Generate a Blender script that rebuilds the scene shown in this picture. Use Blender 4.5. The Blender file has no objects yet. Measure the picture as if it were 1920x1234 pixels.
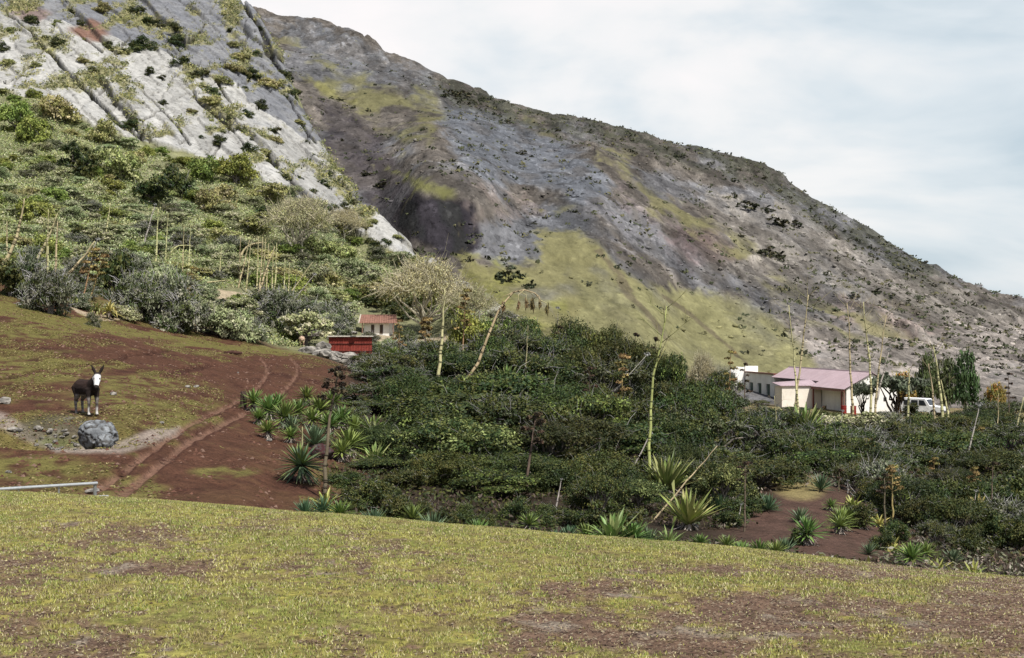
import bpy, math, random
import numpy as np
from mathutils import Vector, Matrix

rng = np.random.default_rng(7)
random.seed(7)
F, CX, CY, EYE = 2667.0, 960.0, 617.0, 1.65     # 50 mm lens on a 1920 px wide frame, level, eye at 1.65 m
C = bpy.context.scene.collection

# ------------------------------------------------------------------ noise
_perm = np.random.default_rng(3).permutation(256).astype(np.int64)
_perm = np.concatenate([_perm, _perm, _perm])
_g3 = np.random.default_rng(5).normal(size=(256, 3)); _g3 /= np.linalg.norm(_g3, axis=1)[:, None]

def perlin(x, y, z=None):
    x = np.asarray(x, float); y = np.asarray(y, float)
    z = np.zeros_like(x) if z is None else np.asarray(z, float)
    xi = np.floor(x).astype(np.int64); yi = np.floor(y).astype(np.int64); zi = np.floor(z).astype(np.int64)
    fx = x - xi; fy = y - yi; fz = z - zi
    u = fx*fx*fx*(fx*(fx*6-15)+10); v = fy*fy*fy*(fy*(fy*6-15)+10); w = fz*fz*fz*(fz*(fz*6-15)+10)
    def g(dx, dy, dz):
        h = _perm[_perm[_perm[(xi+dx) & 255] + ((yi+dy) & 255)] + ((zi+dz) & 255)]
        gg = _g3[h]
        return gg[..., 0]*(fx-dx) + gg[..., 1]*(fy-dy) + gg[..., 2]*(fz-dz)
    def L(a, b, t): return a + (b-a)*t
    return 1.5*L(L(L(g(0,0,0), g(1,0,0), u), L(g(0,1,0), g(1,1,0), u), v),
                 L(L(g(0,0,1), g(1,0,1), u), L(g(0,1,1), g(1,1,1), u), v), w)

def fbm(x, y, z=None, o=4, gain=.5):
    s = 0; a = 1.0; t = 0
    x = np.asarray(x, float); y = np.asarray(y, float); z = np.zeros_like(x) if z is None else np.asarray(z, float)
    for k in range(o):
        s = s + a*perlin(x*2**k+17.3*k, y*2**k-9.1*k, z*2**k+4.7*k); t += a; a *= gain
    return s/t

def worley(x, y, seed=0):
    """F1, F2, random per cell, offsets from the cell's point"""
    xi = np.floor(x).astype(np.int64); yi = np.floor(y).astype(np.int64)
    f1 = np.full(x.shape, 9.0); f2 = np.full(x.shape, 9.0)
    cid = np.zeros(x.shape, np.int64); ox = np.zeros(x.shape); oy = np.zeros(x.shape)
    rj = np.random.default_rng(11+seed).random((256, 3))
    for dx in (-1, 0, 1):
        for dy in (-1, 0, 1):
            h = _perm[_perm[(xi+dx) & 255] + ((yi+dy+seed) & 255)]
            px = xi+dx+rj[h, 0]; py = yi+dy+rj[h, 1]
            ex = x-px; ey = y-py
            d = np.maximum(np.abs(ex), np.abs(ey))*.6+.4*np.sqrt(ex*ex+ey*ey)
            nw = d < f1
            f2 = np.where(nw, f1, np.minimum(f2, d))
            cid = np.where(nw, h, cid); ox = np.where(nw, ex, ox); oy = np.where(nw, ey, oy)
            f1 = np.where(nw, d, f1)
    return f1, f2, cid, ox, oy

def sstep(a, b, x):
    t = np.clip((x-a)/(b-a), 0, 1)
    return t*t*(3-2*t)

# ------------------------------------------------------------------ ground heights (columns of known points by bearing)
def zof(v, d): return EYE-(v-CY)/F*d

def pchip(xs, ys, x):
    xs = np.asarray(xs, float); ys = np.asarray(ys, float)
    h = np.diff(xs); dl = np.diff(ys)/h
    m = np.zeros(len(xs)); m[0] = dl[0]; m[-1] = dl[-1]
    for i in range(1, len(xs)-1):
        if dl[i-1]*dl[i] > 0:
            w1 = 2*h[i]+h[i-1]; w2 = h[i]+2*h[i-1]
            m[i] = (w1+w2)/(w1/dl[i-1]+w2/dl[i])
    x = np.clip(x, xs[0], xs[-1])
    i = np.clip(np.searchsorted(xs, x)-1, 0, len(xs)-2)
    t = (x-xs[i])/h[i]
    return (ys[i]*(1+2*t)*(1-t)**2 + h[i]*m[i]*t*(1-t)**2 + ys[i+1]*t*t*(3-2*t) + h[i]*m[i+1]*t*t*(t-1))

def crest(u):
    return np.interp(u, [-1500, 0, 300, 540, 800, 1100, 1400, 1700, 1920, 3500], [860, 923, 938, 960, 980, 1005, 1030, 1065, 1085, 1200])
def dcrest(u): return np.interp(u, [-1500, 0, 960, 1920, 3500], [17.5, 16, 14, 12.5, 11])

# after the crest: ('z', d, z) or (d, v)
GC = {
 -1500: [('z',20,-.5),('z',26,-.3),('z',45,1.5),('z',70,8),('z',110,20),('z',150,34),('z',200,55),('z',240,66),('z',280,68),('z',340,60)],
 -500: [('z',20,-1.0),('z',25,-.9),('z',43,0),('z',70,3.5),('z',85,6),('z',110,12),('z',140,20),('z',165,30),('z',200,46),('z',235,58),('z',265,61),('z',340,50)],
 0:   [('z',20,-1.4),('z',24,-1.6),('z',30,-1.76),('z',36,-1.5),('z',39.5,-1.15),('z',43,-.72),('z',55,.3),('z',70,2.0),(80,560),(110,440),(140,305),(160,215),(200,20),(230,-80),(260,-130),('z',340,55)],
 200: [('z',20,-1.5),('z',25,-1.75),('z',31,-1.85),('z',36.5,-1.55),('z',39.5,-1.2),('z',43,-.88),('z',55,-.1),('z',70,1.0),(86,597),(110,480),(140,350),(162,255),(200,70),(235,-60),(265,-110),('z',340,50)],
 400: [('z',20,-1.65),('z',28,-2.1),('z',36,-2.0),('z',45,-1.55),('z',55,-1.05),('z',70,-.35),(90,640),(112,540),(140,410),(165,295),(200,110),(232,-20),(252,-85),('z',280,57),('z',340,40)],
 465: [('z',20,-1.65),('z',30,-2.2),('z',40,-2.0),('z',60,-1.3),('z',75,-.55),(93,640),(112,560),(140,425),(165,315),(200,135),(224,5),('z',245,50),('z',280,36),('z',340,25)],
 520: [('z',20,-1.7),('z',33,-2.5),('z',45,-2.1),('z',60,-1.5),('z',80,-.6),(100,642),(120,535),(150,405),(168,325),(195,190),(214,95),('z',224,40),('z',250,28),('z',340,15)],
 560: [('z',20,-1.75),('z',33,-2.55),('z',45,-2.2),('z',60,-1.65),('z',80,-.75),(100,650),(120,555),(150,420),(170,345),(190,255),(205,180),('z',214,32),('z',240,20),('z',340,8)],
 600: [('z',20,-1.75),('z',33,-2.65),('z',45,-2.4),('z',60,-1.9),('z',80,-1.0),(100,658),(120,570),(150,440),(175,335),(195,250),('z',203,25),('z',228,14),('z',340,5)],
 650: [('z',20,-1.8),('z',33,-2.8),('z',50,-2.5),('z',70,-1.7),(97,680),(110,645),(132,607),(145,560),(162,460),(180,340),('z',188,17),('z',212,8),('z',340,0)],
 700: [('z',20,-1.8),('z',33,-2.9),('z',50,-2.8),('z',75,-1.9),(100,685),(115,652),(135,612),(150,555),(160,478),(170,395),('z',178,13),('z',200,4),('z',340,0)],
 760: [('z',20,-1.85),('z',33,-3.0),('z',55,-2.8),('z',80,-2.0),(102,690),(130,628),(145,580),(160,490),(166,450),('z',174,9),('z',195,2),('z',340,-1)],
 810: [('z',20,-1.85),('z',33,-3.0),('z',55,-2.9),('z',80,-2.1),('z',102,-1.0),(130,635),(146,560),(157,485),('z',166,6.5),('z',190,0),('z',340,-2)],
 870: [('z',20,-1.85),('z',33,-3.0),('z',60,-2.9),('z',85,-2.2),('z',108,-.7),(130,610),(146,525),('z',155,4),('z',175,-1),('z',340,-3)],
 930: [('z',20,-1.85),('z',33,-3.05),('z',60,-3.0),('z',85,-2.3),('z',108,-1),(130,610),(139,570),('z',148,2),('z',168,-2),('z',340,-4)],
 1000:[('z',20,-1.85),('z',32,-3.1),('z',60,-3.1),('z',85,-2.5),('z',105,-1.6),('z',130,1.2),('z',138,.8),('z',160,-2.5),('z',340,-5)],
 1200:[('z',20,-1.9),('z',32,-3.3),('z',60,-3.6),('z',85,-3.4),('z',105,-3.1),('z',130,-4.0),('z',160,-5),('z',340,-7)],
 1350:[('z',20,-1.95),('z',33,-3.4),('z',46,-3.6),('z',60,-4.0),('z',85,-4.3),('z',105,-4.9),('z',130,-5.8),('z',150,-6.4),('z',190,-7),('z',340,-9)],
 1500:[('z',20,-1.95),('z',33,-3.36),('z',40,-3.5),('z',46,-3.45),('z',60,-4.0),('z',80,-4.7),('z',105,-5.6),('z',125,-6.3),('z',150,-6.9),('z',190,-7.3),('z',340,-9)],
 1700:[('z',20,-2.1),('z',32,-3.6),('z',42,-3.95),('z',60,-4.5),('z',80,-5.1),('z',105,-6.0),('z',130,-6.8),('z',150,-7.3),('z',190,-7.6),('z',340,-10)],
 1920:[('z',20,-2.3),('z',32,-4.1),('z',42,-4.4),('z',60,-4.8),('z',80,-5.4),('z',105,-6.2),('z',130,-6.9),('z',150,-7.5),('z',190,-8),('z',340,-11)],
 2500:[('z',20,-3.0),('z',32,-5.2),('z',42,-5.6),('z',60,-6.2),('z',80,-6.8),('z',105,-7.4),('z',130,-8),('z',150,-8.6),('z',190,-9.5),('z',340,-13)],
 3500:[('z',20,-4.0),('z',32,-6.2),('z',42,-7),('z',60,-8),('z',80,-9),('z',105,-10),('z',130,-11),('z',150,-12),('z',190,-13),('z',340,-16)],
}
MC = {
 -1500:[('z',150,0),('z',300,30),('z',500,90),('z',560,95),('z',900,20)],
 300: [('z',150,-2),('z',300,40),('z',520,118),('z',560,122),('z',900,20)],
 470: [('z',150,-2),('z',280,30),('z',400,72),('z',500,108),(560,30),('z',600,112),('z',900,20)],
 520: [('z',150,-2),('z',260,22),(400,160),(500,80),(550,42),('z',590,105),('z',900,20)],
 600: [('z',150,-3),(260,390),(350,255),(450,130),(520,70),(540,47),('z',575,98),('z',900,10)],
 650: [('z',150,-3),(250,430),(320,300),(400,205),(480,110),(530,70),('z',565,92),('z',900,10)],
 700: [('z',150,-3),(240,490),(300,340),(360,255),(430,170),(500,104),(517,92),('z',550,85),('z',900,5)],
 800: [('z',150,-3),(180,590),(222,482),(238,385),(300,292),(400,213),(480,150),(497,138),('z',530,75),('z',900,0)],
 880: [('z',150,-3),(180,595),(225,490),(243,390),(310,303),(400,230),(470,188),(482,178),('z',515,67),('z',900,0)],
 1000:[('z',150,-3),(180,610),(230,500),(262,436),(292,378),(340,322),(420,252),(455,222),(466,213),('z',500,60),('z',900,-5)],
 1100:[('z',150,-4),(180,635),(240,485),(268,418),(330,332),(420,262),(450,238),('z',485,55),('z',900,-8)],
 1200:[('z',150,-5),(180,650),(240,525),(290,432),(350,350),(425,277),(441,262),('z',475,50),('z',900,-10)],
 1300:[('z',150,-6),(206,665),(248,575),(300,462),(360,382),(415,302),(430,289),('z',465,44),('z',900,-12)],
 1430:[('z',150,-7.5),(206,692),(248,615),(300,522),(360,422),(405,338),(418,325),('z',455,38),('z',900,-15)],
 1475:[('z',150,-7.5),(206,695),(248,620),(300,530),(360,432),(400,368),(411,354),('z',450,34),('z',900,-15)],
 1530:[('z',150,-8),(206,702),(248,632),(300,547),(350,465),(394,402),(404,394),('z',440,28),('z',900,-18)],
 1600:[('z',150,-8),(206,706),(248,640),(300,562),(350,495),(385,440),(395,430),('z',430,22),('z',900,-20)],
 1700:[('z',150,-8),(206,714),(248,652),(300,585),(360,512),(386,488),('z',420,15),('z',900,-22)],
 1800:[('z',150,-8),(206,720),(250,668),(300,622),(360,557),(376,541),('z',410,7),('z',900,-25)],
 1920:[('z',150,-8.5),(206,726),(250,694),(300,650),(350,600),(366,585),('z',400,2),('z',900,-28)],
 2100:[('z',150,-10),(250,720),(300,690),(350,650),('z',400,-8),('z',900,-30)],
 2500:[('z',150,-12),(250,745),(300,725),(350,700),('z',400,-16),('z',900,-35)],
 3500:[('z',150,-16),(250,780),(300,765),(350,750),('z',400,-24),('z',900,-40)],
}
def col_zs(items):
    ds, zs = [], []
    for it in items:
        if it[0] == 'z': ds.append(it[1]); zs.append(it[2])
        else: ds.append(it[0]); zs.append(zof(it[1], it[0]))
    return ds, zs

DG = np.concatenate([np.linspace(1.5, 22, 206), np.linspace(22.3, 345, 760)])
DM = np.linspace(150, 900, 900)
UT = np.arange(-1500, 3501, 10.0)

def table(cols, dgrid, fg):
    us = sorted(cols)
    T = []
    for u in us:
        ds, zs = col_zs(cols[u])
        if fg:
            c = float(crest(u)); dc = float(dcrest(u))
            zc = zof(c, dc)
            ds = [1.5, 4, 7.2, dc-2.5, dc]+ds
            sl = -(c-CY)/F
            if u >= 520: zs = [max(z_, EYE+d_*sl-(.22 if d_ < 25 else .10)) if d_ < 34 else z_ for d_, z_ in zip(ds[5:], zs)]
            zs = [0.12, .09, .03, zc-2.5*sl*.72, zc]+zs
        T.append(pchip(ds, zs, dgrid))
    T = np.array(T)
    us = np.array(us, float)
    out = np.empty((len(UT), len(dgrid)))
    for j in range(len(dgrid)): out[:, j] = pchip(us, T[:, j], UT)
    k = np.array([1, 2, 3, 2, 1.])/9
    sm = out.copy()
    for i in range(2, len(UT)-2): sm[i] = sum(k[q]*out[i-2+q] for q in range(5))
    return sm
TG = table(GC, DG, True)
TM = table(MC, DM, False)

def lookup(T, dgrid, u, d):
    fu = np.clip((u-UT[0])/10.0, 0, len(UT)-1.001); iu = fu.astype(int); tu = fu-iu
    j = np.clip(np.searchsorted(dgrid, d)-1, 0, len(dgrid)-2)
    td = np.clip((d-dgrid[j])/(dgrid[j+1]-dgrid[j]), 0, 1)
    a = T[iu, j]*(1-td)+T[iu, j+1]*td; b = T[iu+1, j]*(1-td)+T[iu+1, j+1]*td
    return a*(1-tu)+b*tu

PIT = ((120-CX)/F*38.6, 38.6)      # hollow beside the boulder
def G0(u, d):
    u = np.asarray(u, float); d = np.asarray(d, float)
    z = lookup(TG, DG, u, d)
    x = (u-CX)/F*d
    near = sstep(24, 40, d)*(1-sstep(128, 150, d))
    z = z + near*(.22*fbm(x/9, d/9, o=3)+.05*fbm(x/1.7, d/1.7, o=2))
    z = z + .018*fbm(x/.8, d/.8, o=3)*(1-sstep(18, 30, d)) + .03*fbm(x/3, d/3, o=2)*(1-sstep(12, 18, d))
    # the hollow: steep bank at its back, low rim in front
    ex = (x-PIT[0])/1.75; ey = (d-PIT[1])/1.5
    r2 = ex*ex+ey*ey
    z = z - .5*np.exp(-r2**1.8)*sstep(1.15, .7, ey)
    hill = sstep(128, 165, d)*(1-sstep(900, 1050, u))
    z = z + hill*1.2*fbm(x/22, d/22, o=3)*(1-sstep(470, 560, u)*.6)
    return z
def M0(u, d):
    u = np.asarray(u, float); d = np.asarray(d, float)
    x = (u-CX)/F*d
    z = lookup(TM, DM, u, d)
    w = sstep(185, 260, d)
    s = x*.62+d*.3; t = x*.35-d*.8
    rid = 1-2*np.abs(fbm(x/55, d/75, o=3))
    gl = 1-2*np.abs(fbm((x+.22*d)/15, d/85, 3, o=3)); gl2 = 1-2*np.abs(fbm((x+.2*d)/5.5, d/34, 8, o=3))
    z = z + w*(1.3*rid + 1.0*fbm(x/17, d/34, o=4) + .35*fbm(x/4.5, d/10, o=2) + 1.3*np.minimum(gl, .55) + .5*np.minimum(gl2, .5))
    # strata ledges on the rocky parts
    f1, f2, cid, ox, oy = worley(x/16+.35*fbm(x/20, d/20, o=2), d/13, 3)
    rk = np.random.default_rng(2).random(256)
    z = z + w*np.clip(rk[cid]-.45, 0, 1)*2.0*sstep(.02, .3, f2-f1)
    return z
def ground(x, y):
    """height of the ground (the nearer sheet or the mountain) at x, y"""
    x = np.atleast_1d(np.asarray(x, float)); y = np.atleast_1d(np.asarray(y, float))
    u = CX+F*x/y
    g = G0(u, np.clip(y, 1.5, 345))
    m = np.where(y > 150, M0(u, np.clip(y, 150, 900)), -99)
    g = np.where(y > 340, -99, g)
    return np.maximum(g, m)
def gz(x, y): return float(ground(x, y)[0])
def hit(u, v, dmin=5.0):
    """first ground point met along the ray through (u, v)"""
    ds = np.concatenate([np.linspace(5, 60, 400), np.linspace(60.2, 620, 1600)]); ds = ds[ds >= dmin]
    x = (u-CX)/F*ds
    z = ground(x, ds)
    vv = CY-(z-EYE)/ds*F
    k = np.nonzero(vv <= v)[0]
    i = k[0] if len(k) else int(np.argmin(vv))
    return Vector((x[i], ds[i], z[i]))
def at(u, d, dz=0.0):
    x = (u-CX)/F*d
    return Vector((x, d, gz(x, d)+dz))
def zpx(v, d): return zof(v, d)

# ------------------------------------------------------------------ meshes and objects
class MB:
    def __init__(s): s.v = []; s.f = []; s.c = []; s.n = 0; s.m = []
    def add(s, verts, faces, col=(1, 1, 1), mi=0):
        verts = np.asarray(verts, float).reshape(-1, 3)
        s.v.append(verts)
        for f in faces: s.f.append([i+s.n for i in f]); s.m.append(mi)
        c = np.asarray(col, float)
        s.c.append(np.broadcast_to(c, (len(verts), 3)) if c.ndim == 1 else c)
        s.n += len(verts)
    def box(s, c, d, col=(1, 1, 1), rz=0, mi=0):
        x, y, z = [k/2 for k in d]
        V = np.array([(-x,-y,-z),(x,-y,-z),(x,y,-z),(-x,y,-z),(-x,-y,z),(x,-y,z),(x,y,z),(-x,y,z)])
        if rz:
            cr, sr = math.cos(rz), math.sin(rz)
            V = np.stack([V[:,0]*cr-V[:,1]*sr, V[:,0]*sr+V[:,1]*cr, V[:,2]], 1)
        s.add(V+np.array(c), [(0,3,2,1),(4,5,6,7),(0,1,5,4),(1,2,6,5),(2,3,7,6),(3,0,4,7)], col, mi)
    def tube(s, pts, rad, col=(1, 1, 1), n=6, cap=True, mi=0):
        P = np.asarray(pts, float); R = np.broadcast_to(np.asarray(rad, float), (len(P),))
        T = np.gradient(P, axis=0); T /= np.linalg.norm(T, axis=1)[:, None]+1e-9
        up = np.array([0, 0, 1.]) if abs(T[0, 2]) < .9 else np.array([1., 0, 0])
        V = []
        for i in range(len(P)):
            a = np.cross(T[i], up); a /= np.linalg.norm(a)+1e-9; b = np.cross(T[i], a)
            an = np.arange(n)*2*math.pi/n
            V.append(P[i]+R[i]*(np.cos(an)[:, None]*a+np.sin(an)[:, None]*b))
        V = np.concatenate(V)
        fs = [(i*n+k, i*n+(k+1) % n, (i+1)*n+(k+1) % n, (i+1)*n+k) for i in range(len(P)-1) for k in range(n)]
        if cap: fs += [tuple(range(n))[::-1], tuple((len(P)-1)*n+k for k in range(n))]
        cc = np.asarray(col, float)
        if cc.ndim == 2: cc = np.repeat(cc, n, axis=0)
        s.add(V, fs, cc, mi)
    def mesh(s, name, mats, smooth=False):
        me = bpy.data.meshes.new(name)
        me.from_pydata(np.concatenate(s.v).tolist(), [], s.f)
        a = me.color_attributes.new('col', 'FLOAT_COLOR', 'POINT')
        c = np.concatenate(s.c); a.data.foreach_set('color', np.concatenate([c, np.ones((len(c), 1))], 1).astype(np.float32).ravel())
        for m in (mats if isinstance(mats, (list, tuple)) else [mats]): me.materials.append(m)
        if any(s.m): me.polygons.foreach_set('material_index', s.m)
        if smooth: me.polygons.foreach_set('use_smooth', [True]*len(s.f))
        me.update()
        return me

def np_mesh(name, V, Fc, col, mat, smooth=False, alpha=None):
    """mesh from arrays; Fc is (m, k)"""
    me = bpy.data.meshes.new(name)
    V = np.ascontiguousarray(V, np.float32); Fc = np.ascontiguousarray(Fc, np.int32)
    m, k = Fc.shape
    me.vertices.add(len(V)); me.vertices.foreach_set('co', V.ravel())
    me.loops.add(m*k); me.loops.foreach_set('vertex_index', Fc.ravel())
    me.polygons.add(m); me.polygons.foreach_set('loop_start', np.arange(m, dtype=np.int32)*k)
    if smooth: me.polygons.foreach_set('use_smooth', np.ones(m, bool))
    me.update(calc_edges=True)
    a = me.color_attributes.new('col', 'FLOAT_COLOR', 'POINT')
    c = np.ones((len(V), 4), np.float32); c[:, :3] = col
    if alpha is not None: c[:, 3] = alpha
    a.data.foreach_set('color', c.ravel())
    me.materials.append(mat)
    return me

def obj(name, me, parent=None, loc=(0, 0, 0), rot=(0, 0, 0), scale=(1, 1, 1)):
    o = bpy.data.objects.new(name, me); C.objects.link(o)
    o.location = loc; o.rotation_euler = rot; o.scale = scale
    if parent is not None: o.parent = parent
    return o
def tag(o, label=None, cat=None, group=None, kind=None):
    for k, v in (('label', label), ('category', cat), ('group', group), ('kind', kind)):
        if v: o[k] = v
    return o
def thing(name, label, cat, loc=(0, 0, 0), rz=0, group=None, scale=(1, 1, 1)):
    o = bpy.data.objects.new(name, None); C.objects.link(o)
    o.empty_display_size = .2
    o.location = loc; o.rotation_euler = (0, 0, rz); o.scale = scale
    return tag(o, label, cat, group)

# ------------------------------------------------------------------ materials
def material(name, rough=.9, spec=.15, nscale=0, namt=.3, bump=0, bscale=20, rand=0, trans=0, metal=0, vs=None, base=None, stain=None, speck=None):
    m = bpy.data.materials.new(name); m.use_nodes = True
    nt = m.node_tree; N = nt.nodes; Lk = nt.links.new
    p = N['Principled BSDF']; p.inputs['Roughness'].default_value = rough; p.inputs['Specular IOR Level'].default_value = spec
    p.inputs['Metallic'].default_value = metal
    a = N.new('ShaderNodeAttribute'); a.attribute_name = 'col'
    out = a.outputs['Color']
    tc = N.new('ShaderNodeTexCoord')
    if vs:
        tc = N.new('ShaderNodeMapping'); tc.inputs['Scale'].default_value = vs; _t = N.new('ShaderNodeTexCoord'); Lk(_t.outputs['Object'], tc.inputs['Vector'])
    oc = tc.outputs['Object'] if not vs else tc.outputs['Vector']
    if base:
        rgb = N.new('ShaderNodeRGB'); rgb.outputs[0].default_value = (*base, 1); out = rgb.outputs[0]
    def mul(x, fac):
        mx = N.new('ShaderNodeMix'); mx.data_type = 'RGBA'; mx.blend_type = 'MULTIPLY'; mx.inputs['Factor'].default_value = 1
        Lk(x, mx.inputs['A']); Lk(fac, mx.inputs['B']); return mx.outputs['Result']
    def ramp(x, lo, hi, f0=.3, f1=.7):
        r = N.new('ShaderNodeMapRange'); r.inputs['From Min'].default_value = f0; r.inputs['From Max'].default_value = f1
        r.inputs['To Min'].default_value = lo; r.inputs['To Max'].default_value = hi
        Lk(x, r.inputs['Value']); return r.outputs['Result']
    if nscale:
        for sc, am in ((nscale, namt), (nscale*4.3, namt*.7)):
            n = N.new('ShaderNodeTexNoise'); n.inputs['Scale'].default_value = sc; n.inputs['Detail'].default_value = 5
            Lk(oc, n.inputs['Vector'])
            out = mul(out, ramp(n.outputs['Fac'], 1-am, 1+am))
    if stain:
        n = N.new('ShaderNodeTexNoise'); n.inputs['Scale'].default_value = stain[0]; n.inputs['Detail'].default_value = 6
        mp = N.new('ShaderNodeMapping'); mp.inputs['Scale'].default_value = (1, 1, .35)
        Lk(oc, mp.inputs['Vector']); Lk(mp.outputs['Vector'], n.inputs['Vector'])
        mx = N.new('ShaderNodeMix'); mx.data_type = 'RGBA'
        Lk(ramp(n.outputs['Fac'], 0, stain[2], .48, .72), mx.inputs['Factor']); Lk(out, mx.inputs['A']); mx.inputs['B'].default_value = (*stain[1], 1)
        out = mx.outputs['Result']
    if speck:                                        # loose stones and tufts: many small light and dark flecks
        for sc, f0, f1, to in speck:
            n = N.new('ShaderNodeTexNoise'); n.inputs['Scale'].default_value = sc; n.inputs['Detail'].default_value = 3; n.inputs['Roughness'].default_value = .6
            Lk(oc, n.inputs['Vector']); 
            q_ = N.new('ShaderNodeMix'); q_.data_type = 'RGBA'; Lk(a.outputs['Alpha'], q_.inputs['Factor']); q_.inputs['A'].default_value = (1, 1, 1, 1)
            Lk(ramp(n.outputs['Fac'], 1, to, f0, f1), q_.inputs['B']); out = mul(out, q_.outputs['Result'])
    if rand:
        oi = N.new('ShaderNodeObjectInfo')
        out = mul(out, ramp(oi.outputs['Random'], 1-rand, 1+rand, 0, 1))
        hs = N.new('ShaderNodeHueSaturation')
        ma = N.new('ShaderNodeMath'); ma.operation = 'MULTIPLY_ADD'; ma.inputs[1].default_value = 7.31; ma.inputs[2].default_value = 0
        fr = N.new('ShaderNodeMath'); fr.operation = 'FRACT'
        Lk(oi.outputs['Random'], ma.inputs[0]); Lk(ma.outputs[0], fr.inputs[0])
        Lk(ramp(fr.outputs[0], .47, .53, 0, 1), hs.inputs['Hue']); Lk(out, hs.inputs['Color']); out = hs.outputs['Color']
    Lk(out, p.inputs['Base Color'])
    if bump:
        n = N.new('ShaderNodeTexNoise'); n.inputs['Scale'].default_value = bscale; n.inputs['Detail'].default_value = 8; n.inputs['Roughness'].default_value = .65
        Lk(oc, n.inputs['Vector'])
        b = N.new('ShaderNodeBump'); b.inputs['Strength'].default_value = 1; b.inputs['Distance'].default_value = bump
        Lk(n.outputs['Fac'], b.inputs['Height']); Lk(b.outputs['Normal'], p.inputs['Normal'])
    if trans:
        t = N.new('ShaderNodeBsdfTranslucent'); Lk(out, t.inputs['Color'])
        mx = N.new('ShaderNodeMixShader'); mx.inputs[0].default_value = trans
        o = N['Material Output']
        Lk(p.outputs[0], mx.inputs[1]); Lk(t.outputs[0], mx.inputs[2]); Lk(mx.outputs[0], o.inputs['Surface'])
    return m
MT = dict(
    ground=material('turf_and_earth', .95, .08, 3.0, .22, .03, 9, speck=[(13, .5, .66, .55), (34, .5, .68, .55), (24, .56, .7, 1.5)]),
    rock=material('pale_rock', .9, .12, .9, .2, .35, 1.3, speck=[(1.3, .58, .68, .55), (.5, .56, .7, .75)]),
    mountain=material('mountain_rock_and_scrub',   .95, .06, .35, .18, .6, .7, speck=[(.5, .56, .66, .55), (.9, .57, .68, 1.6), (1.7, .57, .66, .6), (.14, .45, .7, .66), (.22, .52, .7, 1.5)], vs=(1, .42, .62)),
    grass=material('grass_blades', .8, .15, trans=.2),
    leaf=material('shrub_leaves', .6, .25, rand=.22, trans=.15),
    farleaf=material('far_shrub_leaves', .8, .1, rand=.2),
    sword=material('sword_leaves', .5, .35, 3, .12, rand=.12, trans=.1),
    bark=material('bark', .9, .1, 6, .3, .01, 40),
    pole=material('dry_stalk', .75, .2, 5, .2, .004, 60, rand=.1),
    flower=material('seed_heads', .9, .1, 14, .25, rand=.15),
    plaster=material('old_plaster', .9, .1, .8, .06, .015, 8, stain=(1.1, (.40, .37, .32), .3)),
    roof=material('faded_pink_iron_roof', .7, .2, 1.2, .08, stain=(.8, (.31, .23, .24), .5)),
    paint=material('paint', .5, .35, 2, .08),
    rust=material('rusty_iron', .8, .2, 4, .3, .01, 30),
    stone=material('field_stone', .9, .12, 3.5, .25, .03, 9),
    fur=material('animal_coat', .9, .12, 12, .18, .008, 60),
    metal=material('galvanised_pipe', .4, .5, 8, .12, metal=.6),
    glass=material('dark_glass', .1, .5),
    dry=material('dead_leaves', .9, .1, 4, .2),
)
# ------------------------------------------------------------------ terrain sheets, their soil, grass and rock colours
def inpoly(u, v, P):
    r = np.zeros(u.shape, bool); n = len(P)
    for i in range(n):
        x1, y1 = P[i]; x2, y2 = P[(i+1) % n]
        if y1 == y2: continue
        c = ((y1 > v) != (y2 > v)) & (u < (x2-x1)*(v-y1)/(y2-y1)+x1)
        r ^= c
    return r
def softpoly(u, v, P, w):
    P_ = np.array(P, float); out = np.zeros(u.shape)
    k = np.nonzero((u > P_[:, 0].min()-w) & (u < P_[:, 0].max()+w) & (v > P_[:, 1].min()-w) & (v < P_[:, 1].max()+w))[0]
    a, b = u[k], v[k]; d = np.full(a.shape, 1e9)
    for (x1, y1), (x2, y2) in zip(P, P[1:]+P[:1]):
        dx, dy = x2-x1, y2-y1; t = np.clip(((a-x1)*dx+(b-y1)*dy)/(dx*dx+dy*dy+1e-9), 0, 1)
        d = np.minimum(d, np.hypot(a-x1-t*dx, b-y1-t*dy))
    out[k] = sstep(-w, w, np.where(inpoly(a, b, P), d, -d)); return out
def ell(u, v, cx, cy, rx, ry, soft=.35):
    return 1-sstep(1-soft, 1+soft, np.sqrt(((u-cx)/rx)**2+((v-cy)/ry)**2))
def pline(u, v, P, w):
    """0..1 band of half width w(px, may grow along the line) round a polyline"""
    best = np.full(u.shape, 1e9)
    for (x1, y1, w1), (x2, y2, w2) in zip(P[:-1], P[1:]):
        dx, dy = x2-x1, y2-y1; t = np.clip(((u-x1)*dx+(v-y1)*dy)/(dx*dx+dy*dy), 0, 1)
        d = np.hypot(u-x1-t*dx, v-y1-t*dy)/(w1+(w2-w1)*t)
        best = np.minimum(best, d)
    return 1-sstep(.45, 1.1, best/w)
def mixc(c, col, m):
    return c+(np.array(col)-c)*np.clip(m, 0, 1)[:, None]

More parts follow.
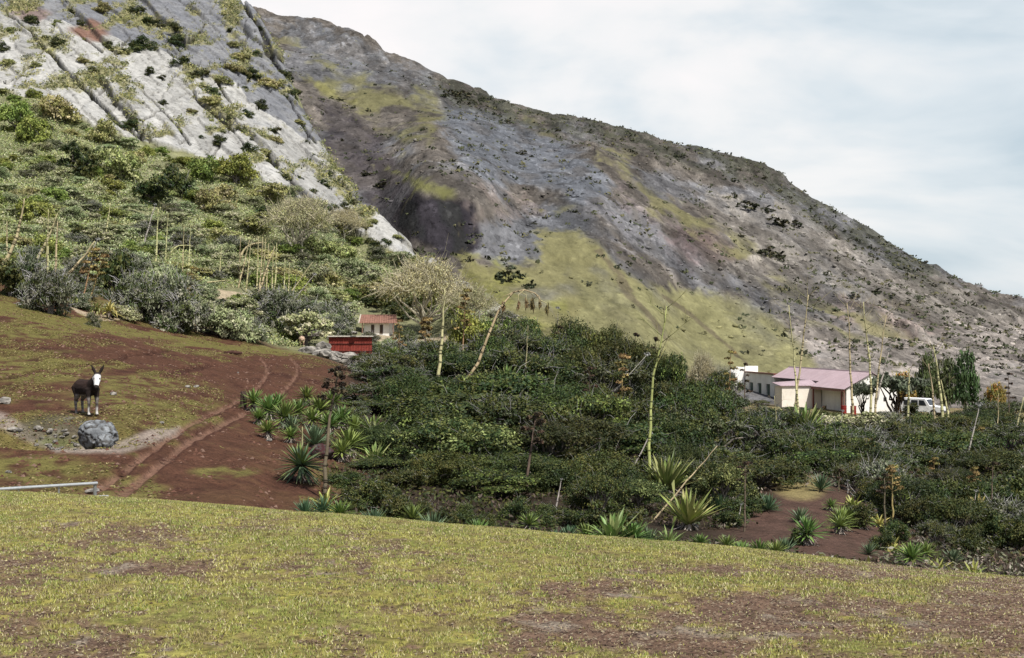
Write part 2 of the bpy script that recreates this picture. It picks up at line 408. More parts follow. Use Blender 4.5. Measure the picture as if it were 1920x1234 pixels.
RUTS = [[(150,935,13),(200,905,11),(290,838,8),(360,793,7),(430,760,6),(475,735,5),(500,705,5),(500,685,4),(488,672,3)],
        [(215,935,15),(270,895,12),(350,830,9),(420,792,7),(480,765,6),(530,735,5),(556,705,5),(558,685,4),(545,672,3)]]
def build_ground():
    us = np.concatenate([np.linspace(-1500, -220, 40), np.arange(-210, 2130, 3.6), np.linspace(2140, 3500, 40)])
    ds = np.concatenate([np.linspace(1.5, 6, 12), np.linspace(6.15, 17.2, 270), np.linspace(17.35, 30, 70), np.linspace(30.17, 130, 520), np.linspace(132, 345, 90)])
    U, D = np.meshgrid(us, ds); u = U.ravel(); d = D.ravel()
    z = G0(u, d); x = (u-CX)/F*d; v = CY-(z-EYE)/d*F
    n1 = fbm(x/1.4, d/1.4, o=4); n2 = fbm(x/.32, d/.32, 3.3, o=3); n3 = fbm(x/5, d/5, 7.1, o=4); n4 = fbm(x/.12, d/.2, o=2)
    # foreground bank: yellow-green turf worn to brown earth
    turf = np.stack([.235+.05*n1, .21+.035*n1, .058+.01*n2], 1)
    turf = mixc(turf, (.12, .16, .035), sstep(.05, .4, n3+.3*n2)*.55)
    bare = BARE(u, v, x, d)
    earth = np.stack([.135+.03*n2, .087+.02*n2, .06+.016*n2], 1)
    earth = mixc(earth, (.25, .215, .17), sstep(.12, .45, fbm(x/.5, d/.5, 9, o=3)+.25*n4)*.75)
    earth = mixc(earth, (.06, .035, .027), sstep(.3, .55, fbm(x/.25, d/.4, 5, o=2))*.8)
    turf = mixc(turf, (.15, .11, .055), sstep(-.05, .25, n4+.3*n2)*.6)
    c = turf*(1-bare[:, None])+earth*bare[:, None]
    # paddock beyond: red earth with thin green
    n5 = fbm(x/3.2, d/5.5, 2.2, o=5); n6 = fbm(x/.7, d/1.2, 6, o=4)
    red = np.stack([.078+.028*n6, .037+.012*n6, .023+.008*n6], 1)
    red = mixc(red, (.045, .02, .014), sstep(.05, .4, fbm(x/1.1, d/3, 5, o=4))*.7)
    gr = np.stack([.128+.035*n6, .116+.03*n6, .036+.01*n6], 1)
    wu = u+16*fbm(x/2.5, d/4, 1, o=3); wv = v+9*fbm(x/2.5, d/4, 8, o=3)
    g = sstep(-.08, .34, n5+.6*n6-.02)*.9
    up = inpoly(wu, wv, [(-400,520),(0,565),(130,592),(270,618),(420,645),(600,660),(640,690),(520,668),(400,655),(260,640),(130,612),(0,590),(-400,560)])
    g = np.maximum(g*.8, up*.92)
    redz = inpoly(wu, wv, [(300,702),(420,690),(480,665),(690,665),(720,720),(640,760),(560,900),(560,1000),(150,1000),(330,880),(460,790),(300,760),(330,720)])
    g = g*(1-.86*redz)
    for e in ((330,790,60,16),(240,920,70,20),(90,800,50,18),(60,880,120,28),(280,745,150,26),(70,690,120,30),(185,758,60,12),(420,885,60,12),(250,715,90,12),(60,620,110,18)):
        g = np.maximum(g, .92*ell(wu, wv, *e)*sstep(-.35, .1, n6+.2*n5))
    for e in ((380,700,70,9),(330,740,55,10),(210,640,120,6),(90,650,110,5),(230,668,160,5),(430,740,80,14),(60,730,60,8),(300,690,60,6)):
        g = g*(1-.85*ell(wu, wv, *e))
    pad = red*(1-g[:, None])+gr*g[:, None]
    # pale trodden rim of the hollow, tracks
    rim = pline(wu, wv, [(-60,775,16),(10,790,17),(60,815,15),(110,838,13),(160,843,10),(225,838,14),(290,816,17),(340,806,8)], 1)
    pad = mixc(pad, (.27, .225, .19), rim*.8)
    hol = ell(wu, wv, 105, 808, 66, 26); pad = mixc(pad, (.085, .075, .052), hol*.85); pad = mixc(pad, (.20, .19, .17), hol*sstep(.1, .3, n6)*.7); pad = mixc(pad, (.09, .098, .034), ell(wu, wv, 115, 830, 36, 10)*.8)
    rut = np.zeros(u.shape)
    for R in RUTS: rut = np.maximum(rut, pline(u+4*n6, v+3*n6, R, .78))
    redge = np.zeros(u.shape)
    for R in RUTS: redge = np.maximum(redge, pline(u+6*n6-5, v+3*n6-3, R, .8))
    pad = mixc(pad, (.05, .022, .015), redge*.6)
    pad = mixc(pad, (.175, .10, .07), rut*.8*sstep(-.5, .2, n6+.2))
    steps = np.maximum(pline(wu, wv, [(-30,712,3),(120,690,3.5),(260,665,3),(330,655,2)], 1), pline(wu, wv, [(320,700,4),(370,690,6),(400,684,4)], 1))
    pad = mixc(pad, (.045, .02, .014), steps*.8)
    # floor of the thicket and the earth bank on the right
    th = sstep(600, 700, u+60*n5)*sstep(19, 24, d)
    pad = mixc(pad, (.035, .026, .018), th*(1-sstep(.2, .6, n5)*.4))  # shade under the bushes put into the earth colour
    ban = ell(wu, wv, 1545, 985, 180, 75, .4)*sstep(20, 25, d)*(1-sstep(54, 62, d))
    pad = mixc(pad, (.085, .05, .038), ban*(1-.35*sstep(-.1, .3, n6)))
    pad = mixc(pad, (.22, .18, .08), ell(wu, wv, 1500, 912, 50, 22)*.9)
    yard = sstep(1250, 1420, u)*sstep(95, 112, d)
    pad = mixc(pad, (.25, .21, .10), yard*(.7+.3*n6)); pad = mixc(pad, (.24, .15, .11), yard*sstep(.1, .3, n5)*.7)
    # scrub slope floor
    sl = sstep(92, 100, d+4*n5)*(1-sstep(880, 1000, u))
    scol = np.stack([.17+.05*n6, .168+.04*n6, .09+.02*n6], 1)
    pad = pad*(1-sl[:, None])+scol*sl[:, None]
    for P in ([(640,556),(680,552),(715,575),(770,596),(830,612),(840,640),(700,640),(660,600)], [(370,530),(430,545),(500,560),(520,585),(450,575),(385,550)], [(480,505),(560,525),(600,545),(610,560),(560,550),(490,520)], [(120,570),(170,585),(240,600),(180,606)]):
        pad = mixc(pad, (.37, .30, .21), inpoly(wu, wv, P)*(.85+.2*n6))
    f = sstep(17.5, 20, d)
    c = c*(1-f[:, None])+pad*f[:, None]
    z = z - rut*.09*(d > 22) + .05*n6*(d > 22)*(d < 95)*(1-g) - steps*.12*(d > 22) - bare*.012*(d < 20) + (1-bare)*.012*n2*(d < 20) + .02*n4*bare*(d < 20)
    nu, nd = len(us), len(ds)
    idx = np.arange(nu*nd).reshape(nd, nu)
    Q = np.stack([idx[:-1, :-1], idx[:-1, 1:], idx[1:, 1:], idx[1:, :-1]], -1).reshape(-1, 4)
    keep = ~((d[Q[:, 0]] > 129.5) & (u[Q[:, 1]] < 1002))
    me = np_mesh('ground', np.stack([x, d, z], 1), Q[keep], np.clip(c, .015, .6), MT['ground'], True)
    tag(obj('ground', me), kind='structure')

def BARE(u, v, x, d):
    """how worn the turf of the foreground bank is, 0..1"""
    n1 = fbm(x/.9, d/1.6, 4, o=4); n2 = fbm(x/.28, d/.45, 1, o=3)
    a = np.zeros(u.shape)
    for e in ((70,1195,190,55),(40,1065,150,45),(230,1010,150,28),(300,1065,130,22),(560,1060,120,22),(1090,1105,130,22),(1500,1150,330,42),(1850,1160,220,55),(1120,1180,260,35),(1650,1070,250,20),(1880,1105,140,28),(700,1035,160,12),(1330,1070,140,10),(620,1200,60,18),(960,1220,120,18),(1850,1215,150,30),(860,975,60,8),(1280,1215,140,20)):
        a = np.maximum(a, ell(u, v, *e, .6))
    n3 = fbm(x/.09, d/.14, 7, o=2)
    n4 = fbm(x/.20, d/.13, 3, o=3)
    fl = sstep(.20, .36, n4+.25*n1+.25*a)
    return np.maximum(sstep(.30, .80, a*(.36+.18*sstep(800, 1000, u))+.62*n1+.55*n2+.42*n3+.235), fl*.9)

def build_hill():
    us = np.arange(-700, 1003, 2.1); us[-1] = 1000
    ds = np.concatenate([np.linspace(129, 232, 430), np.linspace(232.4, 340, 150)])
    U, D = np.meshgrid(us, ds); u = U.ravel(); d = D.ravel()
    z = G0(u, d); x = (u-CX)/F*d; v = CY-(z-EYE)/d*F
    q = np.stack([x, d, z], 1)
    rk = np.random.default_rng(21).random((256, 4))
    # dipping slabs: s runs down the dip (towards lower right), t across it
    s = x*.74-z*.67+1.2*fbm(x/14, z/14, o=2); t = x*.67+z*.74+1.0*fbm(x/9, z/9, 5, o=3)
    wv = v+24*fbm(x/7, z/7, 2, o=4); wu = u+24*fbm(x/7, z/7, 6, o=4)
    rock = inpoly(wu, wv, [(-900,-600),(470,-600),(470,0),(530,90),(560,180),(600,250),(660,330),(720,395),(880,530),(870,556),(800,532),(740,484),(690,458),(630,436),(552,380),(498,344),(420,300),(330,290),(250,262),(170,236),(90,180),(0,170),(-900,60)]).astype(float)
    rock *= sstep(132, 142, d)
    def slabs(per, warp, sd, ln=4.2):
        """leaning slabs: each rises at its lower left edge and thins out to the upper right; returns height 0..1, edge darkness, slab tone"""
        tt = t/per+warp*fbm(s/(per*7), t/(per*3.5), sd, o=3)
        k = np.floor(tt); fr = tt-k
        bb = s/(per*ln)+k*.37+.25*fr+.22*fbm(t/per, s/(per*9), sd+3, o=3); brk = np.floor(bb); bf = bb-brk
        h = _perm[(_perm[(k.astype(np.int64)+sd*7) & 255]+brk.astype(np.int64)) & 255]
        amp = np.clip(rk[h, 0]*1.6-.4, 0, 1)
        hh = (1-fr)*amp*sstep(0, .02, fr)+.35*(rk[h, 2]-.5)+.5*(bf-.5)*(rk[h, 3]-.4)+.5*(fr-.5)*(rk[h, 1]-.5)
        ed = np.maximum((1-sstep(.01, .09, fr))*amp, (1-sstep(.004, .03, np.minimum(bf, 1-bf)))*.6*(rk[h, 1] > .4))
        return hh, ed, rk[h, 1], amp
    s1, e1, tone, amp1 = slabs(3.7, .55, 1, 3.4); s2, e2, tone2, amp2 = slabs(1.5, .55, 5, 3.0); s3, e3, tone3, amp3 = slabs(.75, .5, 9, 4)
    crack = np.maximum(e1*sstep(.1, .5, e1+.3*amp1), 0); c2 = e2
    fis = np.zeros(u.shape)
    for L_ in ([(62,70,3),(120,130,5),(180,190,5),(238,248,3)], [(188,203,4),(225,232,6),(266,262,4)], [(362,176,2),(400,215,5),(442,246,4)], [(316,98,2),(352,124,4)], [(452,0,4),(490,60,7),(505,105,8),(528,138,4)], [(198,112,2),(232,146,3)], [(268,172,2),(330,240,2.5),(357,276,2)], [(498,288,3),(517,316,5)], [(392,138,2),(432,192,2.5)], [(138,58,2),(192,102,3)], [(298,58,2),(342,102,2.5)], [(10,20,2),(70,78,2)], [(420,230,2),(470,290,3)], [(540,190,2),(590,270,3)]):
        fis = np.maximum(fis, pline(u+5*fbm(x/3, z/3, o=2), v+5*fbm(x/3, z/3, 4, o=2), L_, 1))
    e1 = np.maximum(e1, fis); crack = np.maximum(crack, fis)
    disp = rock*(-fis*1.1 + s1*.95 + s2*.5 + s3*.2 - crack*.7 - e2*.35 + .2*fbm(s/16, t/6, 2, o=3) + .12*fbm(s/2, t/.8, o=4))
    disp += (1-rock)*.5*fbm(x/3, d/3, o=3)*sstep(131, 140, d)
    disp *= (1-sstep(930, 1000, u))
    q = q+disp[:, None]*np.array([.15, -.66, .735])
    n1 = fbm(s/6, t/1.6, 3, o=5); n2 = fbm(x/5, z/5, 3, o=4); n3 = fbm(x/1.3, z/1.3, 3, o=3)
    pale = np.stack([.335+.09*n1, .33+.09*n1, .312+.085*n1], 1)*(.70+.2*tone[:, None]+.2*tone2[:, None]+.12*tone3[:, None])
    dark = inpoly(wu, wv, [(-200,-900),(480,-900),(490,0),(540,110),(625,270),(575,268),(525,225),(470,190),(400,140),(320,105),(220,75),(100,40),(-50,10)])
    pale = mixc(pale, (.135, .14, .155), dark*(.85+.5*n1))
    pale = mixc(pale, (.20, .205, .215), sstep(.1, .5, n1+.3*n2)*.6)
    pale = mixc(pale, (.17, .10, .075), ell(wu, wv, 170, 68, 34, 16)+ell(wu, wv, 60, 25, 40, 12)*.6)
    moss = np.maximum(sstep(.02, .28, n2+.45*n3), .8*(e1 > .12)*sstep(-.1, .2, n3+n2))
    pale = mixc(pale, (.22, .205, .09), moss*.85)
    pale = mixc(pale, (.035, .033, .032), crack*.9*sstep(-.35, .1, n2+.3)); pale = mixc(pale, (.085, .08, .072), c2*.75*sstep(-.3, .1, n2)); pale = mixc(pale, (.14, .135, .12), e3*.5)
    scr = np.stack([.185+.05*n3, .185+.045*n3, .10+.02*n3], 1)
    scr = mixc(scr, (.33, .30, .2), sstep(.15, .5, n2+.3*n3)*.6)
    c = pale*rock[:, None]+scr*(1-rock[:, None])
    edge = inpoly(wu, wv, [(560,300),(620,290),(740,430),(860,520),(950,580),(880,590),(760,470),(650,400)])*(1-rock)
    c = mixc(c, (.36, .345, .305), edge*.9*sstep(-.4, .1, n3+n2))
    nu, nd = len(us), len(ds)
    idx = np.arange(nu*nd).reshape(nd, nu)
    Q = np.stack([idx[:-1, :-1], idx[:-1, 1:], idx[1:, 1:], idx[1:, :-1]], -1).reshape(-1, 4)
    # grassy tufts and cushions in the cracks
    mk = np.nonzero((rock > .6) & (moss > .3) & (x > -90))[0]
    for v_, lo in ((mk, 8000),):
        pick = rng.choice(v_, lo); kk = np.repeat(pick, 9); m_ = len(kk); sz = np.repeat(rng.uniform(.4, 1.3, lo), 9)
        p = q[kk]+rng.normal(size=(m_, 3))*np.array([.32, .2, .16])*sz[:, None]+np.array([0, -.12, .12])
        nr = np.array([.1, -.5, .6])+rng.normal(size=(m_, 3))*.6; nr /= np.linalg.norm(nr, axis=1)[:, None]
        tg = np.cross(nr, rng.normal(size=(m_, 3))); tg /= np.linalg.norm(tg, axis=1)[:, None]; bt = np.cross(nr, tg); ss = (rng.uniform(.08, .2, m_)*sz)[:, None]
        VV = np.stack([p-tg*ss, p+bt*ss*.5, p+tg*ss, p-bt*ss*.5], 1).reshape(-1, 3)
        pal = np.array([(.22, .21, .07), (.10, .11, .04), (.13, .14, .05), (.07, .08, .035), (.26, .24, .12)])[rng.integers(5, size=lo)]
        cc = np.repeat(np.repeat(pal, 9, axis=0)*rng.uniform(.7, 1.3, (m_, 1)), 4, axis=0)
        tag(obj('ledge_grass', np_mesh('ledge_grass', VV, np.arange(len(VV)).reshape(-1, 4), cc, MT['leaf'])), kind='stuff')
    me = np_mesh('rocky_hill', q, Q, np.clip(c, .02, .6), MT['rock'], False)
    tag(obj('hill', me), kind='structure')

def build_mountain():
    us = np.concatenate([np.linspace(-1500, 380, 60), np.arange(384, 2130, 2.6), np.linspace(2135, 3500, 60)])
    ds = np.concatenate([np.linspace(150, 200, 60), np.linspace(200.4, 330, 290), np.linspace(330.6, 560, 340), np.linspace(562, 900, 60), [1200, 2000, 4000]])
    U, D = np.meshgrid(us, ds); u = U.ravel(); d = D.ravel()
    z = M0(u, np.clip(d, 150, 900)); x = (u-CX)/F*d
    z = np.where(d > 900, -60.0, z)
    v = CY-(z-EYE)/d*F
    n1 = fbm(x/26, d/58, 1, o=5); n2 = fbm(x/6, d/14, 4, o=4); n3 = fbm(x/1.6, d/3.7, 4, o=3); n4 = fbm(x/12, d/28, 9, o=4)
    wu = u+34*fbm(x/16, d/32, 2, o=4)+12*n3; wv = v+16*fbm(x/16, d/32, 6, o=4)+6*n3
    c = np.stack([.120+.035*n2+.02*n3, .106+.028*n2+.02*n3, .092+.02*n2+.02*n3], 1)
    grassy = np.zeros(u.shape)
    c = mixc(c, (.155, .158, .17), sstep(-.05, .2, n1+.3*n2)*.75)
    def area(P, col, amt=1.0, noise=None):
        nonlocal c
        m = softpoly(wu, wv, P, 22)
        m = sstep(.2, .8, m+.5*n2+.3*n3)*amt
        if noise is not None: m = m*noise
        if col[1] > col[2]*1.9: grassy[:] = np.maximum(grassy*(1-m), m)
        else: grassy[:] = grassy*(1-m)
        c = mixc(c, col, m)
    speck = sstep(-.15, .25, n2+.5*n3)
    # pale scree on the right shoulder
    area([(1330,370),(1480,380),(1560,430),(1720,520),(1960,610),(2100,760),(1560,720),(1490,640),(1440,560),(1340,470)], (.235, .215, .19), .85, .45+.55*speck)
    area([(1480,600),(1700,590),(1960,620),(2100,780),(1480,760)], (.30, .265, .24), .85, .35+.65*speck)
    area([(1560,560),(1700,575),(1780,610),(1700,650),(1570,610)], (.25, .185, .165), .6, speck)
    # blue grey rock faces
    area([(815,195),(900,205),(1010,250),(1110,305),(1145,350),(1100,385),(1000,355),(900,335),(840,280)], (.145, .155, .175), .85, .55+.45*sstep(-.3, .2, n2))
    area([(560,30),(700,95),(850,160),(860,200),(790,200),(700,150),(620,110),(520,70)], (.145, .15, .162), .75, .5+.5*speck)
    area([(890,425),(1040,380),(1110,420),(1050,485),(960,505),(880,475)], (.13, .135, .148), .8)
    area([(1100,360),(1180,380),(1330,470),(1300,520),(1140,470)], (.155, .15, .16), .6, speck)
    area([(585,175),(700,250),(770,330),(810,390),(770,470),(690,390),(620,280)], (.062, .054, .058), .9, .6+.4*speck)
    area([(760,360),(880,385),(895,470),(835,490),(755,430)], (.035, .031, .036), 1.0); area([(775,372),(880,392),(890,472),(835,485),(770,430)], (.03, .027, .032), 1.0)  # dark cliff: dark rock, with overhang shade put into its colour
    area([(850,330),(1000,370),(1040,400),(900,430),(860,390)], (.155, .125, .11), .6, speck)
    area([(1250,425),(1350,430),(1395,490),(1300,505),(1255,465)], (.125, .088, .082), .7, .5+.5*speck)
    area([(1150,330),(1260,360),(1270,430),(1160,400)], (.17, .14, .14), .6, speck)
    # grass
    ol = (.142, .134, .062)
    area([(515,70),(600,108),(700,142),(812,178),(835,212),(800,285),(715,245),(655,195),(575,160)], ol, .85, sstep(-.2, .2, n4+.4*n2))
    area([(735,318),(790,335),(855,360),(850,380),(780,352)], (.155, .155, .055), .85)
    area([(575,145),(640,170),(660,190),(600,175)], (.165, .155, .06), .8)
    area([(1020,425),(1100,435),(1150,500),(1250,560),(1390,560),(1480,640),(1520,700),(1300,720),(1060,680),(960,620),(880,560),(860,480),(940,500),(1010,490)], (.188, .174, .078), .9, .35+.65*sstep(-.35, .1, n4+.35*n2))
    area([(1100,520),(1180,545),(1390,550),(1500,640),(1540,720),(1200,720),(1060,640)], (.205, .195, .098), .8, .6+.4*sstep(-.3, .1, n4))
    area([(850,478),(930,490),(1000,530),(1060,560),(1040,640),(940,590)], (.165, .165, .05), .7, sstep(-.2, .2, n2+.3*n4))
    for P in ([(1140,320),(1200,330),(1300,400),(1430,480),(1380,490),(1250,420),(1160,360)], [(1430,500),(1560,560),(1700,640),(1560,640),(1450,560)], [(1130,250),(1200,280),(1180,330),(1120,310)], [(900,205),(1000,225),(1060,262),(960,235)], [(1060,380),(1110,400),(1120,440),(1060,430)]):
        area(P, (.16, .15, .068), .8, sstep(-.1, .25, n4+.5*n2))
    # purple bare streaks, dark gully lines
    gul = np.maximum(pline(wu, wv, [(1120,470,6),(1190,560,7),(1250,640,6)], 1), pline(wu, wv, [(1240,560,4),(1330,620,4),(1400,680,3)], 1))
    c = mixc(c, (.105, .085, .06), gul*.7)
    # dark brush along the crest
    rl = np.interp(u, [500,560,640,700,790,850,960,1050,1150,1250,1340,1430,1470,1530,1600,1680,1760,1850,1920,2100], [38,42,68,92,132,172,207,227,245,275,300,325,352,394,430,480,525,560,585,650])
    band = (1-sstep(12, 46, v-rl+14*n2))*sstep(760, 860, u)*(1-sstep(1740, 1800, u))
    c = mixc(c, (.065, .066, .05), band*sstep(-.25, .1, n2+.4*n3)*.85)
    area([(1440,530),(1480,520),(1570,562),(1580,575),(1500,562)], (.05, .045, .05), .7)
    area([(1590,540),(1720,570),(1780,600),(1700,610),(1600,570)], (.10, .095, .07), .6, speck)
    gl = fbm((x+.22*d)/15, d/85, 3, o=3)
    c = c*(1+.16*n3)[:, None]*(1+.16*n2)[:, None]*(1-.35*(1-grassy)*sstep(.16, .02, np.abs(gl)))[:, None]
    # loose boulders and tufts roughen the flanks
    # broken outcrops on the bare parts
    g1, g2, gid, gx_, gy_ = worley(x/6.5+.6*fbm(x/9, d/16, o=2), d/14+.6*fbm(x/9, d/16, 5, o=2), 6)
    rk = np.random.default_rng(8).random((256, 3)); up_ = np.clip(rk[gid][:, 0]*1.6-.55, 0, 1)
    h1, h2, hid, hx_, hy_ = worley(x/2.4, d/5, 2)
    dome = np.maximum(softpoly(wu, wv, [(815,195),(900,205),(1010,250),(1110,305),(1145,350),(1100,385),(1000,355),(900,335),(840,280)], 15), softpoly(wu, wv, [(600,190),(700,250),(770,330),(890,390),(890,475),(770,470),(690,390),(620,280)], 15))
    oc = sstep(205, 250, d)*(1-grassy)*(d < 560)*(1-.65*dome)
    c = mixc(c, (.118, .126, .142), softpoly(wu, wv, [(830,205),(900,212),(1010,255),(1105,310),(1135,350),(1090,375),(1000,345),(905,325),(850,280)], 18)*.75*sstep(-.35, .1, n2))
    patch = sstep(-.05, .25, n4+.4*n2); oc = oc*(.25+.75*patch)
    z = z+oc*(up_*1.3*sstep(.02, .3, g2-g1)+.28*rk[hid][:, 1]*sstep(.02, .3, h2-h1)+.9*gy_*(rk[gid][:, 2]-.5))
    lit = sstep(.3, .8, up_)*sstep(.02, .2, g2-g1)*oc
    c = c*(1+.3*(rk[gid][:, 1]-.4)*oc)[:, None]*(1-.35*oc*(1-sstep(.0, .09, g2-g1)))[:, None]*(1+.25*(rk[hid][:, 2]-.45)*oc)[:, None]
    z2 = z+(d < 900)*(d > 190)*(.5*np.maximum(fbm(x/2.2, d/2.6, 3, o=3), -.1)*sstep(.0, .3, n2)+.25*n3)
    c = c*.87  # mountain colours kept dark, standing in for cloud shade over it
    nu, nd = len(us), len(ds)
    idx = np.arange(nu*nd).reshape(nd, nu)
    Q = np.stack([idx[:-1, :-1], idx[:-1, 1:], idx[1:, 1:], idx[1:, :-1]], -1).reshape(-1, 4)
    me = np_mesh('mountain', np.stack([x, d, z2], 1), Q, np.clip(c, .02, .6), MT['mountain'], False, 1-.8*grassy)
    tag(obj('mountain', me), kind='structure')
    # loose blocks and low brush strewn over the slopes
    ok = np.nonzero((d > 215) & (d < 470) & (u > 480) & (u < 2000) & (v > 20) & (v < 735))[0]
    pr = (1-grassy[ok])*(.25+1.2*sstep(1250, 1500, u[ok])*sstep(380, 560, v[ok])+.4*sstep(-.1, .3, n4[ok])); pr /= pr.sum()
    k = rng.choice(ok, 5200, p=pr); P = np.stack([x, d, z2], 1)[k]+rng.normal(size=(5200, 3))*np.array([.5, .5, .0])
    ico = np.array([(0,-.53,.85),(0,.53,.85),(0,-.53,-.85),(0,.53,-.85),(.85,0,.53),(.85,0,-.53),(-.85,0,.53),(-.85,0,-.53),(.53,.85,0),(-.53,.85,0),(.53,-.85,0),(-.53,-.85,0)])
    fc = np.array([(0,4,1),(0,1,6),(0,6,11),(0,11,10),(0,10,4),(4,10,5),(4,5,8),(4,8,1),(1,8,9),(1,9,6),(6,9,7),(6,7,11),(11,7,2),(11,2,10),(10,2,5),(5,2,3),(5,3,8),(8,3,9),(9,3,7),(7,3,2)])
    r = .10+.42*rng.random(5200)**5
    V = P[:, None, :]+ico[None]*(r[:, None, None]*rng.uniform(.6, 1.4, (5200, 12, 1)))*np.array([1.2, 1.1, .7])
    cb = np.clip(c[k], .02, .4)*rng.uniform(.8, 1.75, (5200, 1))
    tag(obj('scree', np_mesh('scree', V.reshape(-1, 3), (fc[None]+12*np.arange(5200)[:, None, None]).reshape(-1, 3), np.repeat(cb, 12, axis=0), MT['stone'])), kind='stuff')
    nb = 3400; pr = (.05+1.0*(1-grassy[ok])*sstep(-.2, .3, n2[ok])+1.6*band[ok]+.5*sstep(1350, 1550, u[ok])); pr /= pr.sum()
    k = np.repeat(rng.choice(ok, nb, p=pr), 7); m = len(k); sz = np.repeat(rng.uniform(.35, 1.15, nb)**1.5, 7)
    p = np.stack([x, d, z2], 1)[k]+rng.normal(size=(m, 3))*np.array([.4, .4, .15])*sz[:, None]+np.array([0, 0, .2])*sz[:, None]
    nr = np.array([0, -.4, .6])+rng.normal(size=(m, 3))*.6; nr /= np.linalg.norm(nr, axis=1)[:, None]
    t_ = np.cross(nr, rng.normal(size=(m, 3))); t_ /= np.linalg.norm(t_, axis=1)[:, None]; b_ = np.cross(nr, t_); s_ = (.38*sz)[:, None]
    V = np.stack([p-t_*s_, p+b_*s_*.6, p+t_*s_, p-b_*s_*.6], 1).reshape(-1, 3)
    cb = np.array([(.06, .065, .035), (.085, .085, .045), (.05, .05, .03), (.12, .105, .06)])[rng.integers(4, size=nb)]
    tag(obj('brush', np_mesh('brush', V, np.arange(len(V)).reshape(-1, 4), np.repeat(np.repeat(cb, 7, axis=0), 4, axis=0), MT['farleaf'])), kind='stuff')

build_ground(); build_hill(); build_mountain()

# turf of the foreground bank: single blades, one object
def build_grass():
    n = 520000
    uu = rng.uniform(-260, 2180, n*2)
    # even density on the ground: pick d with weight d
    dd = np.sqrt(rng.uniform(6.0**2, 18.6**2, n*2))
    x = (uu-CX)/F*dd; z = G0(uu, dd); v = CY-(z-EYE)/dd*F
    b = BARE(uu, v, x, dd)
    cl = fbm(x/.18, dd/.18, 2, o=2)
    keep = (rng.random(n*2) > .94*b) & (cl+.7*fbm(x/.07, dd/.09, 6, o=2) > -.1+.5*rng.random(n*2)-.28) & (dd < dcrest(uu)+3.2)
    x, d, z, b = x[keep][:n], dd[keep][:n], z[keep][:n], b[keep][:n]
    m = len(x)
    h = rng.uniform(.006, .020, m)*(1-.4*b)*(1+.6*fbm(x/1.1, d/1.1, o=2)); w = rng.uniform(.0022, .0045, m)*(.8+d/16)
    a = rng.uniform(0, 2*math.pi, m); lean = rng.uniform(.1, 1.1, m)*h; la = rng.uniform(0, 2*math.pi, m)
    ca, sa = np.cos(a)*w, np.sin(a)*w
    V = np.empty((m, 3, 3))
    V[:, 0] = np.stack([x-ca, d-sa, z-.004], 1); V[:, 1] = np.stack([x+ca, d+sa, z-.004], 1)
    V[:, 2] = np.stack([x+lean*np.cos(la), d+lean*np.sin(la), z+h], 1)
    t = rng.random(m); patch = fbm(x/.8, d/.8, 4, o=3)+.25*rng.normal(size=m)
    base = np.stack([.335+.06*patch, .325+.045*patch, .10+0*patch], 1)
    base = mixc(base, (.19, .235, .06), sstep(-.2, .3, -patch+.1)*.85)
    base = mixc(base, (.48, .43, .25), (t < .22+.3*b)*.85)
    base = mixc(base, (.17, .115, .075), (t > .95-.15*b)*.9)
    base = mixc(base, (.25, .19, .10), sstep(.05, .4, fbm(x/.3, d/.45, 11, o=3))*.7)
    base = mixc(base, (.12, .085, .06), (rng.random(m) < .10)*.9)
    base *= rng.uniform(.8, 1.35, m)[:, None]
    col = np.repeat(base, 3, axis=0)
    me = np_mesh('grass', V.reshape(-1, 3), np.arange(m*3).reshape(-1, 3), np.clip(col, .01, .6), MT['grass'])
    tag(obj('grass', me), kind='stuff')
build_grass()
def build_clods():
    n = 240000; uu = rng.uniform(-200, 2120, n); dd = np.sqrt(rng.uniform(6**2, 17**2, n)); x = (uu-CX)/F*dd; z = G0(uu, dd)
    b = BARE(uu, CY-(z-EYE)/dd*F, x, dd); k = rng.random(n) < .14+.7*b; x, d, z = x[k], dd[k], z[k]; m = len(x)
    r = .003+.007*rng.random(m)**3; c8 = np.array([(-1.3,-1,0),(1.2,-.8,0),(0,1.2,0),(.1,0,.6)])
    V = np.stack([x, d, z-.002], 1)[:, None, :]+c8[None]*r[:, None, None]*rng.uniform(.5, 1.5, (m, 4, 1))
    fc = np.array([(0,1,3),(1,2,3),(2,0,3)])
    cc = np.array([(.09, .055, .04), (.14, .095, .07), (.24, .20, .14), (.05, .032, .026), (.17, .125, .085)])[rng.integers(5, size=m)]
    tag(obj('dirt_crumbs', np_mesh('dirt_crumbs', V.reshape(-1, 3), (fc[None]+4*np.arange(m)[:, None, None]).reshape(-1, 3), np.repeat(cc, 4, axis=0), MT['dry'])), kind='stuff')
build_clods()

